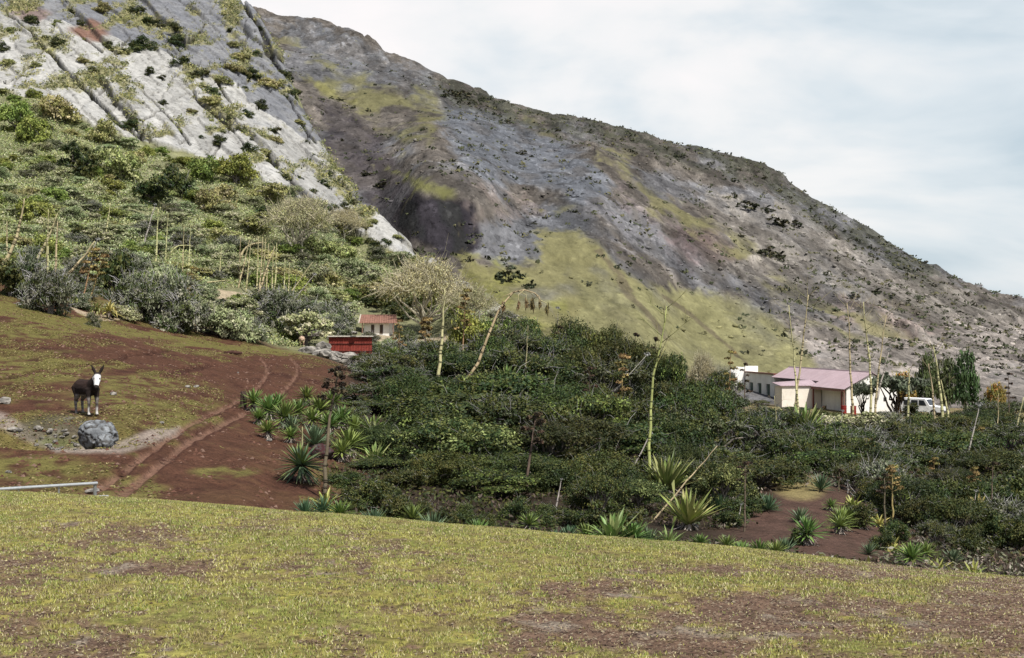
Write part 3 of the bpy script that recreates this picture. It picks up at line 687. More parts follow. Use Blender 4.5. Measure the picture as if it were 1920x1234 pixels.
# thin tufts of the paddock
def build_tufts():
    n = 200000
    uu = rng.uniform(-250, 720, n); dd = np.sqrt(rng.uniform(23**2, 92**2, n))
    x = (uu-CX)/F*dd; z = G0(uu, dd); v = CY-(z-EYE)/dd*F
    g = fbm(x/3.2, dd/5.5, 2.2, o=5)+.45*fbm(x/.7, dd/1.2, 6, o=4)
    keep = (g > .08) & (rng.random(n) < .6) & ~((v > 690) & (uu > 420)) & ~((v > 860) & (uu > 300))
    for R in RUTS: keep &= pline(uu, v, R, 1.2) < .2
    x, d, z = x[keep], dd[keep], z[keep]; m = len(x)
    nr = np.array([0, -.1, .9])+rng.normal(size=(m, 3))*.3; nr /= np.linalg.norm(nr, axis=1)[:, None]
    tg = np.cross(nr, rng.normal(size=(m, 3))); tg /= np.linalg.norm(tg, axis=1)[:, None]; bt = np.cross(nr, tg); ss = rng.uniform(.02, .06, m)[:, None]
    p = np.stack([x, d, z+.02+.02*rng.random(m)], 1)
    V = np.stack([p-tg*ss, p+bt*ss*.45, p+tg*ss, p-bt*ss*.45], 1)
    base = np.array([.155, .14, .045])*rng.uniform(.6, 1.25, m)[:, None]; base = mixc(base, (.28, .23, .11), rng.random(m) < .2)
    me = np_mesh('paddock_grass', V.reshape(-1, 3), np.arange(m*4).reshape(-1, 4), np.repeat(base, 4, axis=0), MT['grass'])
    tag(obj('paddock_grass', me), kind='stuff')
build_tufts()
def build_paddock_crumbs():
    n = 60000; uu = rng.uniform(-150, 720, n); dd = np.sqrt(rng.uniform(24**2, 95**2, n)); x = (uu-CX)/F*dd; z = G0(uu, dd)
    k = fbm(x/1.5, dd/2.5, 12, o=4) > .02; x, d, z = x[k], dd[k], z[k]; m = len(x)
    r = .012+.05*rng.random(m)**4; c8 = np.array([(-1.3,-1,0),(1.2,-.8,0),(0,1.2,0),(.1,0,.8)])
    V = np.stack([x, d, z-.004], 1)[:, None, :]+c8[None]*r[:, None, None]*rng.uniform(.5, 1.5, (m, 4, 1))
    cc = np.array([(.07, .032, .022), (.11, .055, .038), (.05, .023, .017), (.16, .10, .075), (.09, .045, .03)])[rng.integers(5, size=m)]
    tag(obj('earth_crumbs', np_mesh('earth_crumbs', V.reshape(-1, 3), (np.array([(0,1,3),(1,2,3),(2,0,3)])[None]+4*np.arange(m)[:, None, None]).reshape(-1, 3), np.repeat(cc, 4, axis=0), MT['dry'])), kind='stuff')
build_paddock_crumbs()
# ------------------------------------------------------------------ plants
def leaf_cloud(lobes, n, size, cols, rg, per=26, spread=.2, shell=(.72, 1.05), zmin=-.3, aspect=.55, flat=.5):
    lobes = np.asarray(lobes, float)
    area = (lobes[:, 3]*lobes[:, 4]+lobes[:, 3]*lobes[:, 5]+lobes[:, 4]*lobes[:, 5]); pr = area/area.sum()
    nc = max(1, n//per)
    li = rg.choice(len(lobes), nc, p=pr)
    d = rg.normal(size=(nc*3, 3)); d /= np.linalg.norm(d, axis=1)[:, None]; d = d[d[:, 2] > zmin][:nc]
    if len(d) < nc: d = np.concatenate([d, d])[:nc]
    Lc = lobes[li]; R = Lc[:, 3:6]
    cc = Lc[:, :3]+d*R*rg.uniform(*shell, nc)[:, None]
    cr = R.mean(1)*spread*rg.uniform(.6, 1.5, nc)
    tone = rg.uniform(0, 1, nc); ci = rg.choice(len(cols), nc)
    k = np.repeat(np.arange(nc), per); m = len(k)
    off = rg.normal(size=(m, 3))*cr[k][:, None]*np.array([1, 1, .6])
    p = cc[k]+off
    nr = d[k]*.6+np.array([0, 0, flat])+rg.normal(size=(m, 3))*.55
    nr /= np.linalg.norm(nr, axis=1)[:, None]
    t = np.cross(nr, rg.normal(size=(m, 3))); t /= np.linalg.norm(t, axis=1)[:, None]+1e-9
    b = np.cross(nr, t); s = size*rg.uniform(.55, 1.35, m)[:, None]
    V = np.empty((m, 4, 3)); V[:, 0] = p-t*s; V[:, 1] = p+b*s*aspect; V[:, 2] = p+t*s; V[:, 3] = p-b*s*aspect
    C_ = np.asarray(cols, float)[ci][k]*(.62+.62*tone[k])[:, None]*rg.uniform(.7, 1.35, m)[:, None]
    return V.reshape(-1, 3), np.repeat(C_, 4, axis=0)
def leaf_mesh(name, lobes, n, size, cols, seed, mat='leaf', **kw):
    V, c = leaf_cloud(lobes, n, size, cols, np.random.default_rng(seed), **kw)
    return np_mesh(name, V, np.arange(len(V)).reshape(-1, 4), np.clip(c, .008, .7), MT[mat])
def wig(a, b, k, amp, rg):
    a = np.array(a, float); b = np.array(b, float); t = np.linspace(0, 1, k)[:, None]
    P = a+(b-a)*t; P[1:-1] += rg.normal(size=(k-2, 3))*amp
    return P
def branch_mesh(name, lobes, seed, r0=.05, col=(.17, .15, .13), twigs=0, tcol=(.36, .34, .33), base=(0, 0, -.12), tl=.2, tr=.006, sink=.15):
    rg = np.random.default_rng(seed); mb = MB()
    fork = np.array([rg.normal()*.06, rg.normal()*.06, .18])
    for L in lobes:
        c = np.array(L[:3]); f = fork+rg.normal(size=3)*.05
        P = np.concatenate([wig(base, f, 3, .01, rg), wig(f, c+np.array([0, 0, -L[5]*sink]), 5, .05, rg)[1:]])
        mb.tube(P, np.linspace(r0, r0*.25, len(P)), np.array(col)*rg.uniform(.7, 1.3), 5)
    for i in range(twigs):
        L = lobes[rg.integers(len(lobes))]; d = rg.normal(size=3); d[2] = abs(d[2])*.7; d /= np.linalg.norm(d)
        p = np.array(L[:3])+d*np.array(L[3:6])*rg.uniform(.75, 1.0)
        q = p+(d+rg.normal(size=3)*.5)*tl*rg.uniform(.4, 1.2)
        m_ = (p+q)/2+rg.normal(size=3)*tl*.12
        mb.tube([p, m_, q], [tr, tr*.8, tr*.3], np.array(tcol)*rg.uniform(.55, 1.25), 3, cap=False)
    return mb.mesh(name, MT['bark'], True)

def lobes_thicket(seed):
    """wind-combed canopy of flat cushions over a hollow base"""
    rg = np.random.default_rng(seed); L = []
    for i in range(12):
        a = i*2.4+rg.normal()*.3; r = .72*math.sqrt((i+.4)/12)
        zz = .84-.38*r*r+rg.normal()*.09
        L.append((r*math.cos(a), r*math.sin(a), zz, rg.uniform(.26, .42), rg.uniform(.26, .42), rg.uniform(.10, .17)))
    for i in range(6):
        a = i*1.05+rg.uniform(0, .6); r = rg.uniform(.62, .84)
        L.append((r*math.cos(a), r*math.sin(a), rg.uniform(.22, .5), rg.uniform(.2, .3), rg.uniform(.2, .3), rg.uniform(.10, .16)))
    return L
def lobes_round(seed, n=9, low=.1):
    rg = np.random.default_rng(seed); L = []
    for i in range(n):
        a = i*2.4+rg.normal()*.4; r = .6*math.sqrt((i+.3)/n)
        L.append((r*math.cos(a), r*math.sin(a), rg.uniform(low, .75)-.15*r, rg.uniform(.28, .46), rg.uniform(.28, .46), rg.uniform(.2, .34)))
    return L
GREEN = [(.040, .058, .015), (.062, .075, .017), (.027, .043, .014), (.085, .088, .022)]
GREYG = [(.15, .16, .095), (.19, .19, .125), (.105, .118, .065), (.24, .23, .175)]
OLIVE = [(.20, .205, .07), (.24, .235, .09), (.16, .175, .06), (.28, .265, .13)]
FRESH = [(.16, .19, .04), (.20, .225, .055), (.12, .155, .036)]
SLOPE = [(.18, .205, .095), (.22, .235, .12), (.145, .17, .08), (.28, .275, .175)]
DARKF = [(.055, .06, .032), (.075, .07, .04), (.045, .052, .03)]
PALE = [(.42, .36, .20), (.50, .44, .28), (.34, .28, .14), (.36, .33, .22)]
def tint(cols, k): return [tuple(c*k for c in x) for x in cols]

OLIVE = tint(OLIVE, 1.3); SLOPE = tint(SLOPE, 1.4); FRESH = tint(FRESH, 1.15)
PROTO = {}
def proto(kind, lobes, cols, n, size, seed, mat='leaf', r0=.05, twigs=40, tcol=(.36, .34, .33), **kw):
    PROTO.setdefault(kind, []).append((leaf_mesh(kind+'_crown', lobes, n, size, cols, seed, mat, **kw), branch_mesh(kind+'_branches', lobes, seed+1, r0, twigs=twigs, tcol=tcol)))
for i in range(5): proto('thicket', lobes_thicket(40+i), [GREEN, GREEN+FRESH[2:], tint(GREEN, .8), GREEN+OLIVE[2:3], GREEN][i], [21000, 14000, 24000, 17000, 15000][i], [.024, .034, .021, .027, .030][i], 60+i, tcol=(.17, .165, .15), twigs=[40, 30, 110, 40, 80][i], per=[30, 16, 40, 24, 20][i], spread=.24)
for i in range(3): proto('dome', lobes_round(170+i, 15, .12), [GREEN, GREEN[:3], GREEN+FRESH[2:]][i], [20000, 24000, 15000][i], [.023, .020, .03][i], 175+i, twigs=[40, 90, 30][i], tcol=(.17, .165, .15), per=[34, 44, 22][i])
for i in range(2): proto('greythicket', lobes_thicket(50+i), [GREYG[2], GREEN[1], GREEN[0], GREEN[2], GREEN[3]], 13000, .028, 70+i, twigs=260, tcol=(.22, .21, .21))
for i in range(3): proto('low', lobes_round(80+i, 9), GREEN, 9000, .034, 90+i, twigs=60)
for i in range(2): proto('grey', lobes_round(100+i, 10), GREYG+GREEN[:2], 8500, .038, 105+i, twigs=420, tcol=(.40, .385, .38))
for i in range(3): proto('slope', lobes_thicket(110+i) if i == 1 else lobes_round(110+i, 9, .05), SLOPE, 6000, .045, 115+i, 'leaf', twigs=70)
for i in range(2): proto('olive', lobes_round(120+i, 8, .02), OLIVE, 5200, .05, 125+i, twigs=60)
for i in range(2): proto('fresh', lobes_round(130+i, 8, .02), FRESH, 5200, .05, 135+i, twigs=20)
for i in range(2): proto('dark', lobes_round(140+i, 7, -.05), tint(GREEN, .85), 3600, .055, 145+i, twigs=20)
for i in range(3): PROTO.setdefault('far', []).append((leaf_mesh('far_crown', lobes_round(150+i, 6, -.1), 700, .10, DARKF, 155+i, 'farleaf'), None))

def shrub(kind, name, loc, r, h, label, cat='shrub', group=None, parts=True, i=None):
    pr = PROTO[kind]; cm, bm = pr[random.randrange(len(pr)) if i is None else i % len(pr)]
    rz = random.uniform(0, 6.28)
    sc = (r*random.uniform(.9, 1.1), r*random.uniform(.9, 1.1), h)
    if parts and bm is not None:
        t = thing(name, label, cat, loc, rz, group, sc)
        obj('crown', cm, t); obj('branches', bm, t)
    else:
        t = obj(name, cm, None, loc, (0, 0, rz), sc); tag(t, label, cat, group)
    return t

# -- sword-leaved rosettes
def rosette(name, n, elo, ehi, width, droop, cols, seed, lo=.75, hi=1.0, stem=.0, tipcol=None, kink=0):
    rg = np.random.default_rng(seed); mb = MB()
    for i in range(n):
        f = (i+.5)/n; az = i*2.39996+rg.normal()*.15; el = math.radians(ehi+(elo-ehi)*f**.8+rg.normal()*5)
        L = rg.uniform(lo, hi)*(.75+.25*min(1, f*2)); w = width*rg.uniform(.75, 1.2)
        d = np.array([math.cos(az)*math.cos(el), math.sin(az)*math.cos(el), math.sin(el)])
        sd = np.array([-math.sin(az), math.cos(az), 0]); nrm = np.cross(d, sd); nrm = -nrm if nrm[2] < 0 else nrm
        dr = droop*rg.uniform(.4, 1.6); kk = rg.random() < kink
        V = []; ts = np.array([0, .2, .5, .8, 1.0]); ws = np.array([.7, .95, 1.0, .6, .04])*w
        for t, ww in zip(ts, ws):
            p = d*L*t; p[2] -= dr*L*t**2.2
            if kk and t > .5: p = p-d*L*(t-.5)*.7; p[2] -= L*(t-.5)*.75
            V += [p-sd*ww, p-nrm*ww*.38, p+sd*ww]
        V = np.array(V)+np.array([0, 0, stem])
        fs = []
        for j in range(4): fs += [(j*3, j*3+1, j*3+4, j*3+3), (j*3+1, j*3+2, j*3+5, j*3+4)]
        c = np.array(cols[rg.integers(len(cols))])*rg.uniform(.75, 1.25)
        cc = np.repeat(np.stack([c*.9, c, c, c*1.05, c*.9 if tipcol is None else np.array(tipcol)]), 3, axis=0)
        mb.add(V, fs, cc)
    return mb.mesh(name, MT['sword'])
def skirt(name, n, seed, stem, col=(.33, .29, .25)):
    rg = np.random.default_rng(seed); mb = MB()
    for i in range(n):
        az = rg.uniform(0, 6.28); el = math.radians(rg.uniform(-75, -15)); L = rg.uniform(.35, .7)
        d = np.array([math.cos(az)*math.cos(el), math.sin(az)*math.cos(el), math.sin(el)]); sd = np.array([-math.sin(az), math.cos(az), 0])
        s = np.array([0, 0, stem*rg.uniform(.55, 1)]); w = .022
        m_ = s+d*L*.5+rg.normal(size=3)*.04; e = s+d*L+rg.normal(size=3)*.08; e[2] = max(e[2], -.02)
        mb.add([s-sd*w, s+sd*w, m_-sd*w, m_+sd*w, e], [(0, 1, 3, 2), (2, 3, 4)], np.array(col)*rg.uniform(.6, 1.3))
    return mb.mesh(name, MT['dry'])
BLUE = [(.085, .135, .07), (.10, .155, .075), (.07, .115, .06)]
YGREEN = [(.13, .195, .048), (.165, .23, .056), (.10, .155, .042)]
PALEG = [(.22, .25, .09), (.27, .29, .11), (.16, .21, .065)]
YELL = [(.30, .29, .08), (.36, .33, .10), (.22, .24, .06)]
def stem_mesh(name, h, r, col=(.2, .16, .11)):
    mb = MB(); mb.tube([(0, 0, -.1), (.01, 0, h*.5), (0, 0, h)], [r, r*.95, r*.8], col, 7); return mb.mesh(name, MT['bark'], True)
ROS = {
 'blue': [(rosette('blue_sword_leaves', 64, 5, 86, .036, .04, BLUE, 200+i, stem=.12), stem_mesh('short_stem', .15, .07), None) for i in range(2)],
 'ball': [(rosette('ball_sword_leaves', 105, -48, 85, .045, .05, BLUE+YGREEN[:1], 210, stem=.55, tipcol=(.2, .2, .09)), stem_mesh('short_trunk', .55, .06), skirt('dead_leaf_skirt', 26, 214, .5))],
 'green': [(rosette('green_sword_leaves', 78, -12, 86, .042, .06, YGREEN, 220+i, stem=.45), stem_mesh('short_trunk', .48, .06), skirt('dead_leaf_skirt', 130, 224+i, .5)) for i in range(2)],
 'broad': [(rosette('broad_sword_leaves', 62, 4, 84, .046, .2, [PALEG, YGREEN+PALEG[:1], PALEG+YGREEN[:1]][i], 230+i, lo=.6, stem=.1, kink=.25), stem_mesh('short_stem', .14, .09), None) for i in range(3)],
 'upright': [(rosette('upright_sword_leaves', 95, 28, 89, .034, .10, [YGREEN+PALEG[:2], YGREEN+PALEG][i], 250+i, lo=.65, stem=.1, kink=.1), stem_mesh('short_stem', .14, .09), skirt('dead_leaf_skirt', 20, 254+i, .25)) for i in range(2)],
 'yellow': [(rosette('yellow_sword_leaves', 30, -12, 80, .055, .16, YELL, 240+i, stem=.12, kink=.2), stem_mesh('short_stem', .14, .08), skirt('dead_leaf_skirt', 18, 244+i, .2)) for i in range(2)],
}
def ros(kind, name, label, loc, r, cat, group=None, i=0, zs=1.0):
    V = ROS[kind]; lm, sm, km = V[i % len(V)]
    t = thing(name, label, cat, loc, random.uniform(0, 6.28), group, (r, r, r*zs))
    obj('leaves', lm, t); obj('stem', sm, t)
    if km: obj('dead_leaves', km, t)
    return t

# -- flower stalks
def cluster_mesh(seed, cols, n=130):
    V, c = leaf_cloud([(0, 0, 0, 1, 1, .42)], n, .26, cols, np.random.default_rng(seed), per=10, zmin=-.8, shell=(.2, 1), aspect=.7)
    return np_mesh('seed_cluster', V, np.arange(len(V)).reshape(-1, 4), c, MT['flower'])
CL = {'orange': [cluster_mesh(300, [(.235, .185, .07), (.16, .12, .05), (.30, .245, .10)]), cluster_mesh(301, [(.22, .175, .065), (.14, .105, .045)])],
      'dark': [cluster_mesh(302, [(.07, .05, .035), (.11, .08, .05), (.05, .045, .035)])],
      'grey': [cluster_mesh(303, [(.33, .33, .31), (.22, .22, .2)])],
      'brown': [cluster_mesh(304, [(.20, .15, .07), (.14, .10, .05), (.25, .19, .10)])]}
PC = {'bare': (.45, .40, .22), 'thin': (.36, .36, .13), 'orange': (.30, .22, .10), 'dark': (.13, .10, .07), 'grey': (.36, .33, .29), 'brown': (.48, .42, .22)}
def stalk(label, b, t, d, rad, kind='bare', bow=0, group=None, dtop=0, nb=7, head=.34, name='agave_stalk', hang=False, extend=True, csz=1.0, path=None):
    """b, t: base and tip as seen at distance d; bow bends the middle sideways (metres); the foot is carried down to the soil"""
    rg = np.random.default_rng(int(b[0]*7+t[1]*3))
    if d < 62: rad = rad*1.35
    P0 = np.array([(b[0]-CX)/F*d, d, zpx(b[1], d)]); d2 = d+dtop
    P1 = np.array([(t[0]-CX)/F*d2, d2, zpx(t[1], d2)])
    ax = (P1-P0); L0 = np.linalg.norm(ax); ax /= L0
    g = gz(P0[0], P0[1])
    if extend and ax[2] > .25:
        k = max(0, (P0[2]-g+.05)/ax[2]); P0 = P0-ax*min(k, 3.0)
    L = np.linalg.norm(P1-P0)
    root = thing(name, label, 'agave stalk', P0, 0, group)
    s = np.linspace(0, 1, 12)[:, None]; side = np.array([ax[2], 0, -ax[0]])
    Q = (P1-P0)*s+side*bow*np.sin(s*math.pi*.5+0*s)*(1-s)*2.2
    if path:
        pp = np.array([((a-CX)/F*d, d, zpx(c_, d)) for a, c_ in [b]+path+[t]])-np.array([(b[0]-CX)/F*d, d, zpx(b[1], d)])
        cum = np.concatenate([[0], np.cumsum(np.linalg.norm(np.diff(pp, axis=0), axis=1))]); cum /= cum[-1]
        Q = np.stack([pchip(cum, pp[:, j], s[:, 0]) for j in range(3)], 1)
        low = np.array([(b[0]-CX)/F*d, d, zpx(b[1], d)])-P0; Q = Q+low; Q[0] = 0
    Q[1:-1] += rg.normal(size=(10, 3))*L*.0035
    R = rad*(1-.72*s[:, 0]**1.3)
    pc = np.array(PC[kind]); cc = np.repeat(pc[None], 12, 0)*rg.uniform(.85, 1.12, (12, 1))
    if kind in ('bare', 'thin', 'brown'): cc[8:] = cc[8:]*.75
    mb = MB(); mb.tube(Q, R, cc, 7)
    for k in range(int(L/.35)):                      # leaf-scar rings
        f = rg.uniform(.05, .8); i = min(10, int(f*11)); q = Q[i]+(Q[i+1]-Q[i])*(f*11-i)
        mb.tube([q-ax*rad*.35, q+ax*rad*.35], rad*(1-.6*f)*1.25, pc*.35, 6)
    obj('stem', mb.mesh('stalk_stem', MT['pole'], True), root)
    bl = L*.085
    for k in range(nb):
        f = 1-head*(k+.3)/max(nb, 1) if nb > 1 else .95
        i = min(10, int(f*11)); q = Q[i]+(Q[i+1]-Q[i])*(f*11-i)
        az = k*2.5+rg.normal()*.4; up = .35 if kind in ('orange', 'dark', 'grey', 'brown') else .8
        if hang: up = -.4
        dirv = np.array([math.cos(az), math.sin(az)*.9, up]); dirv /= np.linalg.norm(dirv)
        ln = bl*(.45+.75*(1-f)/head)*rg.uniform(.8, 1.25)*(2.2 if kind in ('bare', 'thin') else 1)
        e = q+dirv*ln; e2 = e+np.array([0, 0, ln*(.35 if not hang else -.9)])
        bm = MB(); bm.tube([q, q+(e-q)*.6+np.array([0, 0, -.02*ln]), e, e2], [rad*.3, rad*.24, rad*.18, rad*.12] if kind not in ('bare', 'thin') else [rad*.2, rad*.15, rad*.1, rad*.05], pc*(.8 if kind not in ('bare', 'thin') else .55), 4)
        if kind in ('bare', 'thin'):
            for j in range(3):
                dd = dirv+rg.normal(size=3)*.5; bm.tube([e, e+dd*ln*.35], [rad*.11, rad*.05], pc*.45, 3)
        br = obj('side_branch', bm.mesh('side_branch', MT['pole'], True), root)
        if kind in CL:
            m_ = CL[kind][k % len(CL[kind])]; r = bl*rg.uniform(.42, .62)*csz
            obj('seed_cluster', m_, br, e if not hang else e2, (0, 0, rg.uniform(0, 6)), (r, r, r) if not hang else (r*.34, r*.34, r*1.7))
    if kind in CL and not hang:
        r = bl*.5*csz; obj('seed_cluster', CL[kind][0], root, Q[-1], (0, 0, 0), (r, r, r*1.2))
    return root
# ------------------------------------------------------------------ the thicket between the bank and the farmhouse
def d_shrub(u, vt, d, rpx, kind, label, name='thicket_shrub', cat='shrub', group='shrubs of the dark thicket', i=None, minh=.5):
    p = at(u, d); h = max(minh if u < 1460 else random.uniform(.9, 1.7)*(.6+.4*d/60), zpx(vt, d)-p.z)
    if u >= 1460: h = min(h, max(.5, 1.35*rpx/F*d))
    return shrub(kind, name, (p.x, p.y, p.z-.05), rpx/F*d*(1.15 if kind == 'thicket' else 1.0), h*1.02, label, cat, group, True, i)

T_FRONT = [(660,775,57,48,'greythicket'),(650,898,39,42,'low'),(672,935,36,42,'low'),(722,862,44,62,'thicket'),(690,822,50,52,'greythicket'),  # u, v of the top, distance, half width in px, kind
 (690,888,35,60,'low'),(735,915,33,45,'low'),(965,925,35,40,'low'),(870,948,34,40,'low'),(1015,948,34,42,'low'),(1180,945,34,40,'low'),(775,935,34,40,'low'),(1120,950,34,36,'dark'),(830,955,33,30,'dark'),(915,955,33,34,'low'),(1120,885,37,55,'thicket'),(1075,950,34,45,'low'),(1395,925,39,45,'low'),(1370,950,37,40,'low')]
T_MID = [
 (720,800,50,75,'thicket'),(800,770,54,85,'thicket'),(850,815,45,105,'thicket'),(945,790,50,105,'thicket'),(1060,800,47,100,'thicket'),(1165,790,50,95,'thicket'),(1265,795,52,95,'thicket'),(1350,830,48,90,'greythicket'),(1420,845,46,70,'thicket'),(1250,850,47,70,'greythicket'),(760,870,40,55,'low')]
T_MID += [(830,842,42,85,'dome'),(930,838,43,95,'dome'),(1030,846,42,90,'thicket'),(1120,838,42,80,'dome'),(1165,870,42,42,'thicket')]
T_UP = [
 (690,735,66,60,'greythicket'),(760,725,66,80,'thicket'),(850,735,62,95,'thicket'),(950,715,66,100,'thicket'),(1050,720,64,100,'thicket'),(1150,730,64,100,'thicket'),(1250,755,62,90,'greythicket'),(1330,765,62,85,'greythicket'),(1400,770,64,75,'greythicket')]
T_BACK = [
 (745,690,84,60,'greythicket'),(820,672,86,70,'greythicket'),(880,668,84,75,'thicket'),(965,668,84,80,'greythicket'),(1050,668,84,85,'thicket'),(1140,680,82,85,'greythicket'),(1230,700,84,80,'thicket'),(1310,712,86,70,'thicket'),(1345,738,84,50,'greythicket'),(1440,790,80,55,'greythicket')]
T_CREST = [(985,596,106,46,'dome'),(1085,592,108,54,'dome'),(1145,606,106,44,'dome'),(925,628,98,50,'dome'),
 (760,640,104,50,'grey'),(815,648,100,50,'greythicket'),(880,585,108,52,'fresh'),(930,592,110,42,'fresh'),(940,630,102,60,'greythicket'),(1010,622,104,60,'greythicket'),(1065,612,106,60,'thicket'),(1120,614,106,60,'thicket'),(1175,630,104,55,'thicket'),(1220,652,102,48,'thicket'),(1262,676,100,42,'thicket'),(1320,700,98,45,'greythicket'),(1352,708,96,34,'greythicket')]
T_RIGHT = [(1680,1012,36,38,'low'),(1632,958,45,40,'low'),(1598,935,48,42,'greythicket'),(1722,985,40,44,'low'),(1480,925,48,40,'low'),(1425,960,41,42,'low'),(1560,925,52,36,'low'),(1650,1030,34,30,'low'),(1755,1020,36,40,'greythicket'),(1500,1030,33,26,'low'),
 (1480,850,62,65,'greythicket'),(1545,835,66,70,'greythicket'),(1560,890,54,75,'thicket'),(1600,790,92,80,'slope'),(1640,830,74,75,'grey'),(1650,885,54,70,'greythicket'),(1715,820,80,70,'low'),(1700,870,60,80,'greythicket'),(1760,800,95,60,'low'),(1770,860,66,75,'thicket'),(1740,930,48,65,'low'),(1690,955,45,50,'low'),(1840,770,104,65,'thicket'),(1800,830,84,60,'greythicket'),(1850,900,56,75,'thicket'),(1900,850,74,60,'greythicket'),(1910,900,58,60,'grey'),(1800,955,47,50,'low'),(1880,985,42,65,'grey'),(1905,1020,38,55,'low'),(1850,1010,39,50,'low'),(1730,1015,40,40,'low'),(1665,1010,41,35,'low'),(1610,1018,38,40,'low'),(1820,1035,36,40,'low'),(1530,860,60,60,'low'),(1400,880,52,60,'greythicket'),(1950,960,48,60,'low'),(1960,820,90,60,'thicket')]
KN = {'dome': 'rounded dark green', 'thicket': 'dark green', 'greythicket': 'twiggy grey-green', 'low': 'leafy low dark', 'grey': 'pale grey', 'fresh': 'bright green', 'slope': 'grey-green', 'olive': 'olive', 'dark': 'dark'}
SPOTS = [((565,895),'the big ball-shaped yucca'),((607,940),'the yellowing yucca'),((812,965),'the blue-green yucca below the dark hollow'),((1150,975),'the broad-leaved agave on the bank edge'),((1270,900),'the tall pale-leaved agave clump'),((1230,800),'the tallest slender green stalk'),((1000,880),'the brown seed stalk'),((700,850),'the kinked-leaf agave'),((890,660),'the curved yellow pole'),((820,640),'the straight yellow pole'),((1167,680),'the orange seed head'),((1508,795),'the big agave before the farmhouse'),((1560,990),'the bare earth bank'),((1790,860),'the long leaning grey pole'),((1672,940),'the yellow-headed stalk'),((1370,690),'the tall seed head by the house'),((1890,840),'the poles on the right edge'),((1767,740),'the three poles by the car')]
def nearest(u, v, spots, k=0):
    o = sorted(spots, key=lambda s: math.hypot(s[0][0]-u, (s[0][1]-v)*1.2))
    (x, y), n = o[k]
    dx, dy = u-x, v-y
    if abs(dx) < 25 and abs(dy) < 25: r = 'right behind'
    elif abs(dx) > abs(dy)*1.2: r = 'right of' if dx > 0 else 'left of'
    else: r = 'below' if dy > 0 else 'above'
    return r, n
USED = {}
def unique_labels(rows, spots, noun):
    """rows: (u, v, adjective) -> labels, each pointing to one plant by its nearest landmarks, ordinals from the left only where needed"""
    lab = []
    for u, v, a in rows:
        r, n = nearest(u, v, spots); lab.append(f"{a} {noun} {r} {n}")
    def dups(lb):
        g = {}
        for i, l_ in enumerate(lb): g.setdefault(l_, []).append(i)
        return [x for x in g.values() if len(x) > 1]
    for ids in dups(lab):
        for i in ids:
            u, v, a = rows[i]; r, n = nearest(u, v, spots); r2, n2 = nearest(u, v, spots, 1)
            l2 = f"{a} {noun} {r} {n}, {r2} {n2}"
            if len(l2.split()) <= 16: lab[i] = l2
    orn = ['leftmost', 'second', 'third', 'fourth', 'fifth', 'sixth', 'seventh', 'eighth', 'ninth', 'tenth', 'eleventh', 'twelfth']
    for ids in dups(lab):
        ids = sorted(ids, key=lambda i: rows[i][0])
        for k, i in enumerate(ids):
            u, v, a = rows[i]; r, n = nearest(u, v, spots)
            o = orn[min(k, 11)]; base = f"{a} {noun} {r} {n}"
            lab[i] = (f"{o} from left, " if 0 < k else 'leftmost, ')+base
    return lab
T_FILL = []
pool_ = [(r[0], r[1]) for r in T_FRONT+T_MID+T_UP+T_BACK+T_CREST+T_RIGHT]
HOLD = [(570,900,80,80),(1150,985,70,45),(1275,920,85,80),(1505,795,62,40),(850,885,60,30),(1040,870,60,25),(1200,770,60,22),(1010,842,40,20),(1420,745,50,40),(1590,770,110,26),(1520,985,70,42),(1800,965,90,30),(1900,835,40,30),(700,850,50,30)]
def fill(n, us, tops, dmap, kinds, wts, md, rr):
    tries = 0; k = 0
    while k < n and tries < 6000:
        tries += 1
        u = random.uniform(*us); v = random.uniform(600, 1010)
        if not np.interp(u, *tops[0]) < v < np.interp(u, *tops[1]): continue
        if any(((u-a)/c_)**2+((v-b)/e_)**2 < 1 for a, b, c_, e_ in HOLD): continue
        if any(math.hypot(a-u, (b-v)*1.7) < md for a, b in pool_): continue
        d = float(np.interp(v, *dmap)); pool_.append((u, v)); k += 1
        T_FILL.append((u, v+random.uniform(-10, 6), d, random.uniform(*rr), random.choices(kinds, wts)[0]))
fill(26, (690, 1450), (([690, 760, 900, 1060, 1200, 1290, 1450], [740, 650, 650, 625, 660, 710, 800]), ([690, 740, 850, 1300, 1450], [800, 900, 930, 930, 920])), ([600, 660, 720, 790, 860, 930], [106, 85, 66, 52, 42, 36]), ['thicket', 'low', 'greythicket'], [5, 2, 2], 40, (50, 85))
fill(84, (1420, 1990), (([1420, 1500, 1700, 1850, 1990], [800, 800, 800, 770, 770]), ([1420, 1470, 1520, 1640, 1700, 1990], [930, 890, 890, 930, 1020, 1035])), ([770, 800, 830, 880, 950, 1010, 1040], [108, 92, 74, 57, 45, 38, 35]), ['greythicket', 'low', 'thicket', 'grey', 'dark'], [4, 5, 3, 1, 2], 33, (34, 62))
fill(12, (690, 830), (([690, 830], [640, 640]), ([690, 830], [730, 700])), ([640, 700, 730], [102, 84, 72]), ['greythicket', 'grey', 'low'], [4, 2, 2], 28, (34, 52))
rows_ = T_FILL+T_FRONT+T_MID+T_UP+T_BACK+T_CREST+T_RIGHT
for i, r in enumerate(rows_):
    if r[4] in ('thicket', 'greythicket') and r[0] < 1460 and r[1] < 860:
        up = random.choice((26, 14, 6, 0, -6, -12)) if r[1] > 650 else random.choice((8, 0, -6))
        rows_[i] = (r[0], r[1]-up, r[2], r[3]*random.uniform(.85, 1.25), 'dome' if r[4] == 'thicket' and random.random() < .6 else r[4])
labs_ = unique_labels([(r[0], r[1]+20, KN[r[4]]) for r in rows_], SPOTS, 'shrub')
for r, lb in zip(rows_, labs_): d_shrub(*r, lb)

